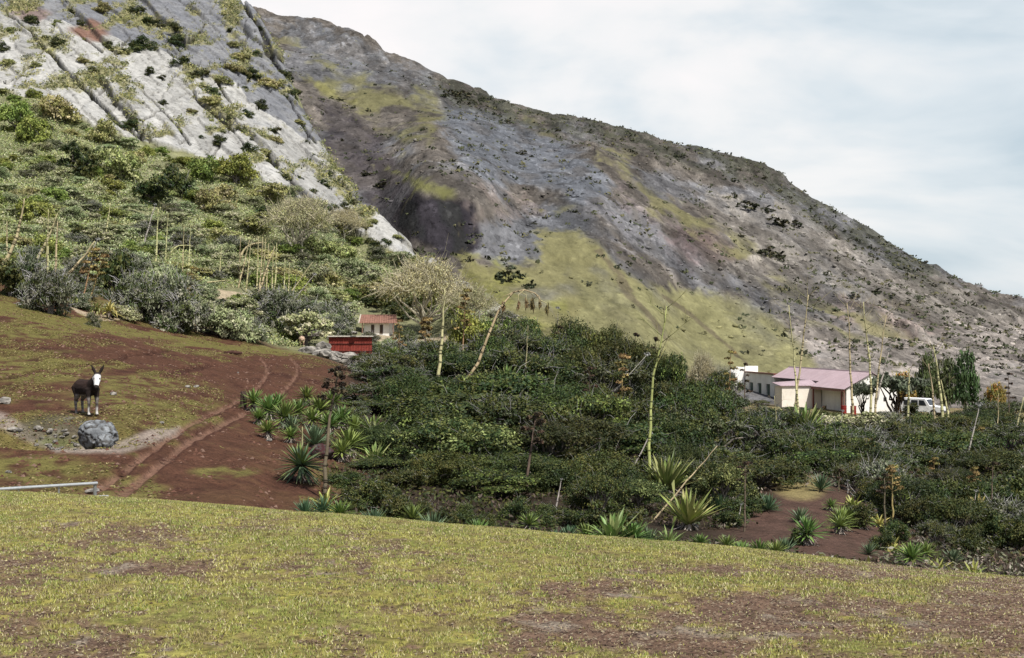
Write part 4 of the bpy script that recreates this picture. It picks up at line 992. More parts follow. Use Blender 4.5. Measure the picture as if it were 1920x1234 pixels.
# ------------------------------------------------------------------ scrub on the slope and the ledges of the pale rock
SLSPOTS = [((22,430),'the thick leaning pole'),((183,490),'the twin orange flower spikes'),((500,485),'the cluster of yellow poles'),((560,430),'the pale-crowned slope tree'),((800,530),'the bare spreading tree'),((705,600),'the rust-roofed hut'),((655,645),'the red iron shed'),((430,545),'the bare dirt scar'),((566,638),'the pale sheep'),((300,300),'the foot of the pale rock'),((95,435),'the crossed pair of poles'),((288,415),'the grey slanting stick'),((350,515),'the small orange spike'),((225,500),'the dark sword-leaved clump'),((570,515),'the slanting pale pole'),((210,592),'the black hen')]
S_BIG = [ # hand-placed: u, top v, foot v, half width, kind
 (20,488,556,45,'dark'),(90,495,588,60,'grey'),(50,470,560,50,'grey'),(255,505,600,60,'grey'),(330,520,622,65,'grey'),(300,500,600,55,'slope'),(380,560,625,45,'slope'),(440,570,637,50,'slope'),(500,535,600,60,'grey'),(560,565,610,55,'grey'),(620,560,612,50,'grey'),(575,585,648,55,'slope'),(520,545,625,50,'grey'),(630,592,640,38,'grey'),(640,560,600,40,'slope'),(150,480,535,40,'grey'),(210,470,560,40,'dark'),(175,585,612,20,'grey'),(470,600,640,35,'grey'),(700,540,575,45,'dark'),(745,540,590,40,'dark'),(680,520,560,45,'olive'),(760,570,600,30,'dark'),(620,530,565,45,'olive'),(760,610,652,26,'grey'),(780,640,680,40,'grey'),(840,640,680,45,'grey'),(610,490,540,45,'olive'),(540,490,530,40,'olive'),(600,440,490,40,'olive'),(640,450,500,35,'olive'),(470,395,440,45,'olive'),(280,330,385,45,'dark'),(290,340,372,22,'dark'),(230,270,340,45,'olive'),(140,270,330,50,'dark'),(70,370,420,40,'fresh'),(85,440,490,35,'fresh'),(400,340,400,50,'olive'),(440,290,350,50,'fresh'),(380,290,340,45,'fresh'),(500,330,380,50,'olive'),(340,310,370,40,'dark'),(30,190,250,45,'fresh'),(60,215,270,45,'fresh'),(110,170,230,45,'olive'),(190,220,270,35,'olive'),(570,395,430,35,'dark'),(520,385,420,40,'dark')]
srows = []
for u, vt, vf, hw, k in S_BIG: srows.append([u, vt, vf, hw, k])
def slope_ok(u, v):
    lo = np.interp(u, [0, 130, 260, 420, 560, 640, 700, 760, 830, 900, 960], [545, 585, 605, 635, 645, 600, 560, 590, 600, 610, 615])
    hi = np.interp(u, [0, 100, 170, 250, 330, 420, 500, 560, 640, 700, 800, 860, 960], [172, 186, 244, 268, 300, 308, 332, 376, 436, 466, 528, 562, 596])
    if not hi < v < lo: return False
    for cx, cy, rx, ry in ((712,618,46,34),(440,555,60,22),(740,590,75,26),(540,525,50,12),(190,588,40,10)):
        if ((u-cx)/rx)**2+((v-cy)/ry)**2 < 1: return False
    return True
pts = [(r[0], r[2]) for r in srows]
tries = 0
while len(pts) < 300 and tries < 30000:
    tries += 1
    u = random.uniform(-15, 950); v = random.uniform(170, 645)
    if not slope_ok(u, v): continue
    mind = 14+11*(v-215)/430
    if any(math.hypot(a-u, (b-v)*1.5) < mind for a, b in pts): continue
    pts.append((u, v))
    hw = random.uniform(22, 38)*(.65+.6*(v-215)/430)
    k = random.choices(['slope', 'olive', 'grey', 'fresh', 'dark'], [7, 3, 3 if v > 400 else 1.5, 3, .8])[0]
    srows.append([u, v-hw*random.uniform(.62, 1.0), v, hw, k])
labs_ = unique_labels([(r[0], (r[1]+r[2])/2, ('large ' if r[3] > 42 else 'small ' if r[3] < 18 else '')+KN[r[4]]) for r in srows], SLSPOTS, 'bush')
for r, lb in zip(srows, labs_):
    p = hit(r[0], r[2]); d = p.y
    h = max(.6, (r[2]-r[1])/F*d*1.05)
    shrub(r[4], 'scrub_bush', (p.x, p.y, p.z-.08), r[3]/F*d, h, lb, 'bush', 'bushes of the scrub slope', r[3] > 30)

# low growth between the bushes: nobody could count it
def undergrowth():
    n = 100000; uu = rng.uniform(-200, 985, n); dd = rng.uniform(96, 186, n)
    z = G0(uu, dd); x = (uu-CX)/F*dd; v = CY-(z-EYE)/dd*F
    ok = np.array([slope_ok(min(max(a, 0), 960), b-6) for a, b in zip(uu, v)])
    ok &= fbm(x/4, dd/5, 3, o=3) > -.22
    x, d, z = x[ok], dd[ok], z[ok]; k = np.repeat(np.arange(len(x)), 5); m = len(k)
    p = np.stack([x, d, z], 1)[k]+rng.normal(size=(m, 3))*np.array([.3, .3, .14])+np.array([0, 0, .14])
    nr = np.array([0, -.2, .6])+rng.normal(size=(m, 3))*.6; nr /= np.linalg.norm(nr, axis=1)[:, None]
    t = np.cross(nr, rng.normal(size=(m, 3))); t /= np.linalg.norm(t, axis=1)[:, None]; b = np.cross(nr, t); s = rng.uniform(.05, .13, m)[:, None]
    V = np.stack([p-t*s, p+b*s*.5, p+t*s, p-b*s*.5], 1).reshape(-1, 3)
    pal = np.array(SLOPE+SLOPE+OLIVE+FRESH+[(.30, .27, .16), (.34, .31, .2)]); tone = fbm(x/3, d/3, 8, o=3)
    c = pal[rng.integers(len(pal), size=len(x))]*(1+.5*tone)[:, None]; c = np.repeat(c[k]*rng.uniform(.7, 1.3, (m, 1)), 4, axis=0)
    tag(obj('undergrowth', np_mesh('undergrowth', V, np.arange(len(V)).reshape(-1, 4), np.clip(c, .02, .6), MT['leaf'])), kind='stuff')
undergrowth()
# litter and low growth under the thicket and on the bank at the right
def litter():
    n = 26000; uu = rng.uniform(600, 2100, n); dd = rng.uniform(22, 70, n)
    z = G0(uu, dd); x = (uu-CX)/F*dd
    th = fbm(x/2.5, dd/3, 5, o=3); ban = ell(uu, CY-(z-EYE)/dd*F, 1545, 985, 170, 70, .3)
    ok = (th > -.1+.55*ban); x, d, z = x[ok], dd[ok], z[ok]; k = np.repeat(np.arange(len(x)), 4); m = len(k)
    p = np.stack([x, d, z], 1)[k]+rng.normal(size=(m, 3))*np.array([.16, .16, .07])+np.array([0, 0, .07])
    nr = np.array([0, 0, .5])+rng.normal(size=(m, 3))*.6; nr /= np.linalg.norm(nr, axis=1)[:, None]
    t = np.cross(nr, rng.normal(size=(m, 3))); t /= np.linalg.norm(t, axis=1)[:, None]; b = np.cross(nr, t); s = rng.uniform(.03, .09, m)[:, None]
    V = np.stack([p-t*s, p+b*s*.4, p+t*s, p-b*s*.4], 1).reshape(-1, 3)
    pal = np.array(GREEN+[(.06, .045, .03), (.09, .07, .05)]+GREYG+[(.2, .15, .1), (.28, .24, .19)]); uq = CX+F*x/d
    c = np.repeat(pal[np.where(uq < 1330, rng.integers(6, size=len(x)), rng.integers(len(pal), size=len(x)))][k]*rng.uniform(.6, 1.3, (m, 1)), 4, axis=0)  # dark litter colours only under the thicket, part of its painted shade
    tag(obj('ground_cover', np_mesh('ground_cover', V, np.arange(len(V)).reshape(-1, 4), c, MT['leaf'])), kind='stuff')
litter()

# shrubs rooted on the ledges of the rock
def on_rock(u, v): return inpoly(np.array([float(u)]), np.array([float(v)]), [(0,0),(460,0),(520,110),(560,210),(640,330),(690,390),(560,335),(420,285),(330,280),(250,250),(170,225),(90,165),(0,160)])[0]
L_BIG = [(395,198,26),(265,95,30),(330,85,26),(440,140,30),(395,180,24),(345,130,28),(105,52,18),(60,45,22),(340,65,24),(505,165,32),(535,150,24),(545,185,22),(450,112,22),(215,186,20),(245,240,24),(515,268,22),(410,272,22),(470,150,26),(420,160,24),(370,150,26),(250,30,24),(190,25,24),(290,50,22),(490,205,20),(560,235,16),(480,110,16),(150,50,14),(20,60,16),(5,95,18),(510,250,16),(360,215,14),(300,150,12),(280,140,16),(200,150,10),(455,250,14),(430,225,16),(330,250,16),(590,300,12),(620,330,12),(640,320,10),(575,270,10),(660,380,12),(700,420,14),(605,352,18),(645,398,20),(685,432,18),(722,462,16),(765,492,16),(665,440,20),(612,402,22),(704,462,20),(745,446,12),(802,520,14),(832,540,14),(785,508,12),(590,372,20),(640,430,18),(735,480,14),(560,345,18),(530,338,20),(680,405,12)]
while len(L_BIG) < 92:
    u, v = random.uniform(0, 680), random.uniform(0, 390)
    if on_rock(u, v) and all(math.hypot(a-u, b-v) > 17 for a, b, c_ in L_BIG): L_BIG.append((u, v, random.uniform(8, 22)))
lr = [(u, v, 'dark green' if i % 3 else 'olive') for i, (u, v, w_) in enumerate(L_BIG)]
LSP = [((170,68),'the brown stain on the rock'),((395,198),'the round shrub in mid rock'),((300,300),'the foot of the pale rock'),((500,90),'the dark rock nose'),((0,80),'the rock at the picture edge'),((530,170),'the grassy outer edge of the rock'),((250,230),'the long dark fissure'),((650,370),'the pale rock toe'),((440,140),'the dense ledge growth')]
for (u, v, w_), lb in zip(L_BIG, unique_labels(lr, LSP, 'ledge shrub')):
    p = hit(u, v); d = p.y
    shrub('dark' if 'dark' in lb.split('ledge')[0] else 'olive', 'ledge_shrub', (p.x, p.y, p.z-.15), w_/F*d, w_/F*d*.95, lb, 'shrub', 'shrubs on the rock ledges', False)
# shrubs on the far mountain
FAR = [(955,528,34,22),(990,540,18,14),(1160,505,13,9),(1178,497,10,7),(1183,355,12,8),(1377,375,9,12),(1400,392,30,12),(1440,395,18,9),(1455,422,34,12),(1490,425,20,10),(1392,445,10,8),(1390,432,8,6),(1440,480,26,14),(1460,485,18,12),(1552,516,11,8),(1570,486,8,5),(1585,487,7,5),(1187,578,5,8),(795,245,10,6),(640,190,12,6),(660,207,14,8),(690,210,8,6),(620,185,9,5),(850,180,18,10),(870,182,16,9),(828,182,14,9),(905,190,12,8),(1475,545,10,8),(1495,565,8,6),(1480,590,8,6),(1390,560,5,4),(870,490,22,8),(930,550,10,6),(885,560,9,5),(1000,420,12,6),(640,265,10,5),(720,350,24,10),(690,330,18,9),(780,440,10,6),(975,290,16,6),(1000,295,12,5),(1100,415,8,5),(1600,560,16,9),(1640,550,18,9),(1670,560,16,8),(1650,580,14,7),(1700,565,12,6),(1720,590,10,6),(1560,620,8,5),(1590,610,9,6),(1630,640,8,5),(1680,610,8,6),(1730,640,9,6),(1770,630,8,6),(1790,600,9,5),(1830,650,9,6),(1850,620,7,5),(1690,660,10,7),(1720,680,9,6),(1800,680,10,6),(1860,690,9,5),(1890,650,8,5),(1540,600,7,5),(1610,590,9,6),(1760,575,12,7),(1655,610,6,4),(1810,630,6,4)]
fr_ = [(u, v, 'dark') for u, v, a, b in FAR]
k = 0
while k < 75:
    u = random.uniform(800, 1840)
    rl = np.interp(u, [790,850,960,1050,1150,1250,1340,1430,1470,1530,1600,1680,1760,1850], [132,172,207,227,245,275,300,325,352,394,430,480,525,560])
    FAR.append((u, rl+random.uniform(5, 34), random.uniform(5, 11), random.uniform(4, 7))); k += 1
for q, (u, v, a, b) in enumerate(FAR):
    p = hit(u, v, 165); d = p.y
    if q < len(fr_): lb = None
    o = obj('mountain_shrub', PROTO['far'][q % 3][0], None, (p.x, p.y, p.z-.2), (0, 0, random.uniform(0, 6)), (a/F*d, a/F*d, b/F*d*1.5))
    tag(o, 'tmp', 'shrub', 'shrubs on the far mountain'); FAR[q] = (u, v, o)
MSP = [((1450,425),'the dark clump on the scree shoulder'),((960,528),'the dark bush at the slope foot'),((1185,360),'the lone bush on the olive streak'),((850,180),'the dense scrub under the skyline notch'),((1530,550),'the dark rock ledge'),((640,200),'the upper meadow edge'),((1170,500),'the bush pair over the grass slope'),((1650,570),'the brown scrub patch'),((1800,640),'the pale boulder scree'),((740,350),'the ravine side'),((1310,295),'the middle of the skyline'),((1600,440),'the steep right skyline'),((1050,235),'the upper skyline'),((1450,345),'the skyline shoulder'),((1750,540),'the low end of the skyline')]
for (u, v, o), lb in zip(FAR, unique_labels([(u, v, 'dark') for u, v, o in FAR], MSP, 'far shrub')): o['label'] = lb

# ------------------------------------------------------------------ yuccas and agaves: u, foot v, distance, leaf length in px, kind, label
ROWX = [(600,972),(640,978),(668,976),(745,985),(775,990),(850,998),(880,1000),(905,1004),(1000,1012),(1075,1014),(1105,1022),(1190,1026),(1215,1024),(1310,1036),(1362,1040),(1480,1050),(1520,1052),(1575,1050),(1630,1058),(1700,1066),(1730,1072),(1790,1078)]
R_ = [
 (565,932,38,47,'ball','big ball-shaped yucca beside the red earth, leaves all round'),
 (572,965,32,34,'blue','small blue-green yucca in front of the big ball-shaped one'),
 (608,962,34,42,'yellow','yellowing yucca with dead leaves at the foot of the brown stalk'),
 (700,985,32,38,'blue','blue-green yucca under the left end of the leafy thicket edge'),
 (812,992,31,48,'blue','large blue-green yucca fan below the dark hollow of the thicket'),
 (925,1000,30,34,'blue','low blue-green yucca right of the dark hollow'),
 (962,1002,30,24,'blue','smallest blue-green yucca beside the foot of the brown seed stalk'),
 (1042,1008,30,32,'blue','blue-green yucca between the brown stalk and the broad-leaved agave'),
 (1148,1018,31,72,'broad','broad-leaved agave spreading alone on the bank edge'),
 (1250,930,44,74,'upright','tall pale agave clump at the foot of the slender green stalk'),
 (1290,985,36,70,'upright','pale agave with kinked leaves under the leaning yellow pole'),
 (1340,955,42,62,'broad','bright agave behind the pale kinked one, right side'),
 (1255,1010,32,40,'broad','drooping agave at the very foot of the leaning yellow pole'),
 (1335,1035,29,34,'blue','green yucca tuft on the bank edge, right of the kinked agave'),
 (1390,1038,29,32,'green','green yucca tuft at the foot of the dark thin stalks'),
 (1425,1040,29,34,'green','green yucca tuft second from the bare earth bank'),
 (1455,1042,29,32,'green','green yucca tuft nearest the bare earth bank'),
 (1440,985,40,34,'blue','round blue-green yucca left of the bare earth bank'),
 (1350,985,40,34,'blue','blue-green yucca in the shade beside the grey dead leaves'),
 (1540,972,45,34,'blue','round green yucca standing above the bare earth bank'),
 (1600,985,42,34,'yellow','yellow-tipped yucca at the foot of the knotted pole'),
 (1558,1000,41,20,'green','little light green yucca on the bare earth'),
 (1592,1022,38,30,'green','left of two bright green yuccas on the bare earth bank'),
 (1620,1022,38,30,'green','right of two bright green yuccas on the bare earth bank'),
 (1648,1015,39,28,'yellow','dull yellow yucca beside the dark upright stalk'),
 (1672,1062,34,34,'yellow','yellow yucca on the grass edge below the bare bank'),
 (1760,1075,31,32,'yellow','yellow-leaved agave low in the right hand brush'),
 (1825,1078,31,40,'yellow','bright yellow agave low on the right bank edge'),
 (1790,985,48,46,'broad','yellow-green agave at the foot of the long leaning pole'),
 (1835,985,46,44,'yellow','pale yellow agave under the orange-headed stalk'),
 (1870,990,46,40,'broad','yellow-green agave under the thin dark leaning stem'),
 (1895,855,76,42,'broad','agave at the foot of the pair of poles on the right edge'),
 (1508,824,80,66,'upright','big green agave standing before the farmhouse wall'),
 (950,708,72,34,'upright','pale leaf tips rising from the thicket near the curved pole'),
 (698,800,53,44,'broad','pale agave among the yuccas left of the thicket'),
 (702,878,45,50,'broad','agave with a kinked yellow leaf left of the hollow'),
 (655,850,47,44,'green','green yucca against the left side of the thicket'),
 (476,800,55,34,'green','yucca at the outermost left tip of the yucca bed'),
 (505,805,53,38,'green','dark yucca second from the left tip of the yucca bed'),
 (535,815,51,42,'green','large yucca in the middle of the yucca bed'),
 (502,848,47,30,'green','lower left yucca above the grey dead leaves'),
 (560,800,54,34,'green','upright yucca at the back of the yucca bed'),
 (590,848,47,46,'blue','large fanned yucca above the dark red rock'),
 (600,795,57,38,'green','yucca over the pale dead leaves at the bed top'),
 (520,785,56,30,'green','yucca at the upper rim of the yucca bed, left part'),
 (548,822,50,34,'blue','bluish yucca amid the green ones of the bed'),
 (618,815,53,34,'green','yucca close behind the fanned one'),
 (585,812,53,32,'green','yucca half hidden in the middle of the bed'),
 (485,822,51,26,'green','low yucca on the left flank of the bed'),
 (640,870,45,34,'green','yucca between the red rock and the thicket'),
 (665,815,54,34,'green','yucca tucked against the twiggy thicket edge'),
 (575,775,62,30,'green','topmost yucca of the bed along the track'),
 (625,775,62,34,'green','yucca where the bed meets the seed stalk'),
 (640,808,55,36,'green','yucca at the thicket side of the yucca bed'),
 (545,848,47,26,'green','yucca with a thick skirt of grey dead leaves'),
 (205,578,86,28,'yellow','sword-leaved clump on the paddock edge beside the hen'),
 (180,576,87,22,'broad','small sword-leaved clump left of the hen'),
 (140,560,86,20,'broad','sword-leaved plant right of the grey bush on the paddock edge'),
 (228,512,106,30,'broad','dark sword-leaved clump on the slope behind the orange spikes'),
 (345,522,106,24,'broad','sword-leaved clump beside the small orange spike'),
 (740,668,96,22,'green','lone yucca right of the red iron shed'),
 (690,712,86,22,'green','yucca on the earth below the stone heap'),
 (1450,925,50,30,'broad','agave fan at the shaded thicket end left of the bank'),
 (1575,1040,36,30,'green','green yucca in front of the yellow-tipped one on the bank'),
 (1500,1010,38,30,'blue','blue-green yucca alone on the bare earth slope'),
 (1690,1000,44,34,'green','green yucca at the right rim of the bare earth'),
 (1720,950,50,36,'broad','broad agave in the brush above the right rim of the bare earth'),
 (1640,930,52,34,'broad','pale agave amid brush behind the yellow-headed stalk'),
 (1480,870,60,40,'broad','agave between the thicket end and the agave before the farmhouse'),
 (1590,860,68,38,'broad','agave in the brush below the red drums'),
 (1880,930,56,40,'yellow','yellow agave among grey twigs on the right'),
 (1740,850,78,36,'green','green agave below the poles by the car'),
 (1750,1000,44,30,'yellow','thin yellow agave in the brush right of the earth bank'),
]
for i, ((u, v), lb) in enumerate(zip(ROWX, unique_labels([(u, v-25, ('low blue-green', 'bright green', 'leafy green')[i_ % 3]) for i_, (u, v) in enumerate(ROWX)], [((r[0], r[1]-20), 'the '+r[5].split(' at ')[0].split(' in ')[0].split(' beside ')[0].split(' behind ')[0]) for r in []]+SPOTS, 'yucca on the bank edge'))):
    R_.append((u+random.uniform(-11, 11), v, random.uniform(30, 33) if u < 1500 else random.uniform(31, 37), random.uniform(24, 44), ('blue', 'green', 'green')[i % 3], lb))
for i, (u, v, d, r, k, lb) in enumerate(R_):
    p = at(u, d); zf = p.z
    ros(k, 'yucca' if k in ('blue', 'ball', 'green') else 'agave', lb, (p.x, p.y, max(zf-.03, zpx(v, d)-.35 if k != 'ball' else -99)), (1.36 if k in ('upright', 'broad', 'ball', 'yellow') else 1.18)*r/F*d, 'yucca' if k in ('blue', 'ball', 'green') else 'agave', 'yuccas and agaves round the thicket', i, 1.15 if k in ('broad', 'blue') else 1)

# ------------------------------------------------------------------ stalks
S = stalk
S('slender green stalk, tallest, with thin bare branches at its tip', (1222,905), (1250,574), 44, .042, 'thin', -.25, nb=9, head=.34)
S('straight yellow pole leaning across the pale agaves', (1218,985), (1345,836), 37, .021, 'bare', 0, nb=0)
S('thin brown stalk with dark seed heads before the hollow', (986,990), (1006,776), 41, .042, 'dark', -.1, nb=9, head=.3)
S('straight upright yellow pole on the thicket, left one', (820,700), (834,542), 76, .11, 'bare', .1, nb=4, head=.12)
cs = S('curved yellow pole bending right with hanging brown seed heads', (895,700), (1016,566), 78, .085, 'brown', 0, nb=7, head=.3, hang=True, path=[(911,639),(932,591),(953,559),(975,543),(998,548)])
S('left of the two crossed poles before the cream wall', (1494,775), (1479,572), 86, .07, 'bare', .12, nb=6, head=.3)
S('right of the two crossed poles before the cream wall', (1493,778), (1516,553), 86, .085, 'bare', -.1, nb=6, head=.12)
S('upright yellow pole right before the red drum', (1598,780), (1588,568), 105, .10, 'bare', .05, nb=4, head=.1)
S('pole before the white gable, second right of the drums', (1631,772), (1619,566), 108, .10, 'bare', .2, nb=6, head=.25)
S('pole slanting right before the white gable end', (1644,768), (1662,592), 108, .09, 'bare', -.2, nb=7, head=.35)
S('short pale pole above the yellowish bush by the gable', (1656,700), (1667,655), 125, .10, 'grey', 0, nb=0)
S('thick pale pole left of the white car', (1699,805), (1704,690), 100, .11, 'bare', .1, nb=3, head=.1)
S('yellow pole crossing before the white car', (1754,808), (1741,682), 100, .09, 'bare', .1, nb=3, head=.15)
S('tallest pole right of the white car', (1768,808), (1750,650), 98, .12, 'bare', .15, nb=5, head=.15)
S('shorter orange-tinged pole right of the tallest one by the car', (1779,800), (1764,712), 98, .10, 'bare', .1, nb=3, head=.2)
S('long grey pole leaning right out of the agaves', (1788,925), (1836,758), 62, .055, 'grey', .15, nb=0)
S('left of two leaning poles on the right edge', (1896,845), (1919,745), 76, .07, 'bare', 0, nb=0)
S('right of two leaning poles on the right edge', (1907,840), (1926,765), 76, .06, 'bare', 0, nb=0)
S('orange seed head rising over the thicket left of the house', (1367,735), (1370,660), 94, .05, 'orange', 0, nb=10, head=.75)
S('dark seed stalk before the left end of the farmhouse', (1394,765), (1397,682), 92, .055, 'dark', .05, nb=7, head=.6)
S('small orange seed head behind the flat roofed annex', (1440,730), (1441,698), 185, .08, 'orange', 0, nb=6, head=.8, csz=1.5)
S('knotted brown pole with an orange head amid the right brush', (1611,955), (1626,826), 56, .055, 'orange', .05, nb=7, head=.3, csz=1.3)
S('yellow-headed thin stalk above the bare earth bank', (1673,1030), (1672,876), 40, .028, 'orange', .03, nb=11, head=.32, csz=1.1)
S('dark upright stalk left of the yellow-headed one', (1656,1052), (1658,890), 36, .026, 'dark', .03, nb=5, head=.25)
S('dark thin stem over the round yucca on the bank', (1571,978), (1574,880), 46, .025, 'dark', 0, nb=4, head=.3)
S('stalk of pale grey seed heads on the brush edge', (1591,960), (1589,900), 47, .025, 'grey', 0, nb=8, head=.8)
S('orange seed head above the pale yellow agave', (1829,985), (1828,878), 48, .03, 'orange', 0, nb=10, head=.42, csz=1.2)
S('rusty seed head at the far right of the thicket', (1838,900), (1840,803), 78, .045, 'orange', 0, nb=9, head=.4, csz=1.3)
S('thin dark leaning stem on the right brush', (1852,1012), (1862,868), 44, .022, 'dark', .05, nb=3, head=.2)
S('grey slanting stick left of the dark stems on the right', (1812,1018), (1830,920), 42, .022, 'grey', .05, nb=0)
S('dark thin stalk on the shaded bank, taller of the pair', (1393,1035), (1397,868), 36, .024, 'dark', .03, nb=5, head=.25)
S('grey slanting stick left of the tall dark stalk', (1376,1015), (1390,945), 37, .024, 'grey', 0, nb=0)
S('short pale stick leaning right on the thicket top', (1180,702), (1214,664), 80, .045, 'grey', 0, nb=0)
S('rounded orange seed head among the thicket top', (1167,715), (1168,668), 78, .05, 'orange', 0, nb=9, head=.9, csz=1.7)
S('dark seed head on the thicket skyline, leftmost', (1047,660), (1048,612), 106, .05, 'dark', 0, nb=7, head=.8, csz=1.3)
S('dark seed head on the thicket skyline, middle one', (1190,660), (1191,626), 104, .05, 'dark', 0, nb=6, head=.8, csz=1.2)
S('dark seed head on the thicket skyline, rightmost', (1231,675), (1229,634), 102, .05, 'dark', 0, nb=6, head=.8, csz=1.2)
S('thin pole with dark head right of the bare earth bank', (1708,1000), (1716,880), 46, .024, 'dark', .02, nb=6, head=.3)
S('slim orange-headed stalk above the brush, between the two yellow heads', (1745,960), (1752,860), 52, .03, 'orange', .03, nb=8, head=.4, csz=1.2)
S('slim bare pole in the brush below the white car', (1722,900), (1728,800), 68, .035, 'bare', .04, nb=4, head=.25)
S('thin yellowing pole far right in front of the dark bush', (1862,880), (1872,740), 80, .05, 'bare', .1, nb=5, head=.25)
S('slim dark stalk right of the golden bush', (1892,800), (1890,700), 110, .05, 'dark', .03, nb=6, head=.5)
S('pale slim pole left of the big agave before the farmhouse', (1458,860), (1452,742), 66, .035, 'bare', .04, nb=4, head=.3)
S('grey bent stick over the agave before the farmhouse', (1560,850), (1580,770), 72, .03, 'grey', .1, nb=0)
S('thin brown seed stalk left of the tallest slender one', (1100,800), (1106,690), 62, .03, 'dark', .04, nb=7, head=.35)
S('yellow slim pole high in the thicket centre', (985,690), (990,610), 82, .04, 'bare', .03, nb=4, head=.25)
S('thin white pole on the skyline left of the dark seed heads', (1046,640), (1046,577), 112, .03, 'grey', 0, nb=0)
S('short grey stick in the dark of the thicket', (1040,965), (1053,898), 37, .02, 'grey', 0, nb=0)
S('pale broken stick in the hollow beside the green stalk', (1195,862), (1220,812), 46, .03, 'grey', 0, nb=0)
S('brown stalk with dark seed heads rising from the yellowing yucca', (609,945), (635,690), 36, .042, 'dark', -.12, nb=10, head=.26)
S('short yellow stalk out of the big ball-shaped yucca', (565,885), (567,800), 38.3, .03, 'bare', 0, nb=2, head=.2)
S('orange seed head between the red shed and the hut', (748,690), (748,602), 98, .06, 'orange', 0, nb=9, head=.55, csz=1.2)
S('round orange seed heads above the grey bushes', (795,700), (799,600), 92, .05, 'orange', 0, nb=8, head=.42, csz=1.7)
S('yellow-brown seed head beside the bright green bush', (868,640), (875,545), 106, .06, 'orange', 0, nb=10, head=.6, csz=1.2)
S('pale slim pole below the bare spreading tree', (858,600), (862,548), 112, .06, 'bare', 0, nb=0)
def SS(label, b, t, rad=.09, kind='bare', bow=0, group=None, **kw):
    d = max(84.0, hit(b[0], b[1]+12).y-8)
    return stalk(label, b, t, d, rad*1.12, kind, bow, group, **kw)
SS('thick leaning pale pole on the left of the slope', (5,478), (46,372), .12, 'bare', .5, nb=3, head=.12)
SS('pale pole leaning right, crossed with a yellow one', (80,458), (108,400), .11, 'bare', .2, nb=3, head=.15)
SS('upright yellow pole right of the crossed pair', (105,482), (108,415), .08, nb=3, head=.15)
SS('upright yellow pole crossed by the leaning pale one', (88,486), (91,392), .06, nb=3, head=.15)
SS('short yellow stub below the crossed poles', (90,488), (91,462), .07, nb=0)
SS('thick pale pole leaning far right above the grey bush', (138,494), (178,452), .11, 'bare', .3, nb=0)
SS('thinner grey pole beside the far leaning one', (158,492), (184,448), .06, 'grey', .1, nb=0)
SS('left of the twin orange flower spikes', (162,532), (177,468), .05, 'orange', 0, nb=9, head=.5, csz=1.5)
SS('right of the twin orange flower spikes', (177,535), (195,480), .05, 'orange', 0, nb=8, head=.5, csz=1.5)
SS('small orange spike on the mid slope', (357,535), (360,502), .05, 'orange', 0, nb=8, head=.9, csz=1.6)
SS('grey slanting stick high on the slope', (280,422), (291,383), .07, 'grey', nb=0)
SS('yellow pole right of the grey slanting stick', (294,452), (297,392), .07, nb=3, head=.2)
SS('short yellow pole high under the rock', (204,402), (207,380), .08, nb=0)
SS('thin yellow pole right of the grey stick pair', (312,452), (315,400), .05, nb=3, head=.2)
SS('left of two thin poles right of the grey stick', (343,482), (345,425), .05, nb=3, head=.2)
SS('right of two thin poles right of the grey stick', (356,460), (358,422), .05, nb=2, head=.2)
SS('arched bent-over pole on the open slope', (318,478), (362,462), .06, 'bare', -.5, nb=0, extend=False)
SS('fallen yellow pole above the bare dirt scar', (388,530), (432,525), .06, 'bare', 0, nb=0, extend=False)
SS('bent pole arching right at the cluster of poles', (450,486), (500,455), .09, 'bare', -.7, nb=2, head=.15, extend=False)
SS('lone thin pole left of the pole cluster', (450,478), (451,442), .05, nb=3, head=.2)
SS('small yellow pole far left of the pole cluster', (414,478), (415,462), .06, nb=0)
g = 'yellow poles clustered by the bare path'
for b, t in (((458,492),(468,450)),((466,498),(471,452)),((483,502),(485,443)),((489,505),(493,445)),((495,508),(498,448)),((501,512),(504,456)),((511,514),(513,470))):
    SS('slim yellow pole in the left half of the tight pole cluster', b, t, .065, group=g, nb=2, head=.15)
SS('leaning thick pole in the right half of the pole cluster', (497,514), (515,462), .09, group=g, nb=0)
SS('tall pole closing the pole cluster on its right', (516,527), (519,455), .075, group=g, nb=2, head=.15)
SS('first single pole right of the pole cluster', (533,530), (534,485), .07, nb=0)
SS('second single pole right of the pole cluster', (541,532), (543,492), .07, nb=0)
SS('slanting pale pole right of the pole cluster', (554,536), (586,492), .08, 'bare', 0, nb=0)
SS('small brown slanting pole under the olive bushes', (572,536), (590,514), .06, 'grey', 0, nb=0)
SS('short yellow pole on the far left of the slope', (13,440), (13,415), .07, nb=0)
SS('faint yellow pole in the scrub below the pale rock', (170,482), (128,420), .04, nb=0) if False else None
# ------------------------------------------------------------------ trees
def lobes_flat(seed, n=10, z0=.68):
    rg = np.random.default_rng(seed)
    return [(.72*math.sqrt((i+.3)/n)*math.cos(i*2.4), .72*math.sqrt((i+.3)/n)*math.sin(i*2.4), rg.uniform(z0, .9)-.12*(i/n), rg.uniform(.24, .4), rg.uniform(.24, .4), rg.uniform(.07, .12)) for i in range(n)]
def lobes_bare(seed, n=16):
    rg = np.random.default_rng(seed)
    return [(.75*math.sqrt((i+.3)/n)*math.cos(i*2.4), .75*math.sqrt((i+.3)/n)*math.sin(i*2.4), .86-.35*(i/n)+rg.normal()*.04, rg.uniform(.2, .32), rg.uniform(.2, .32), rg.uniform(.10, .16)) for i in range(n)]
def tree_meshes(nm, lobes, cols, n, size, seed, tcol, r0, twigs, twc, **kw):
    return leaf_mesh(nm+'_crown', lobes, n, size, cols, seed, 'leaf', **kw), branch_mesh(nm+'_trunk', lobes, seed, r0, tcol, twigs, twc, sink=.4)
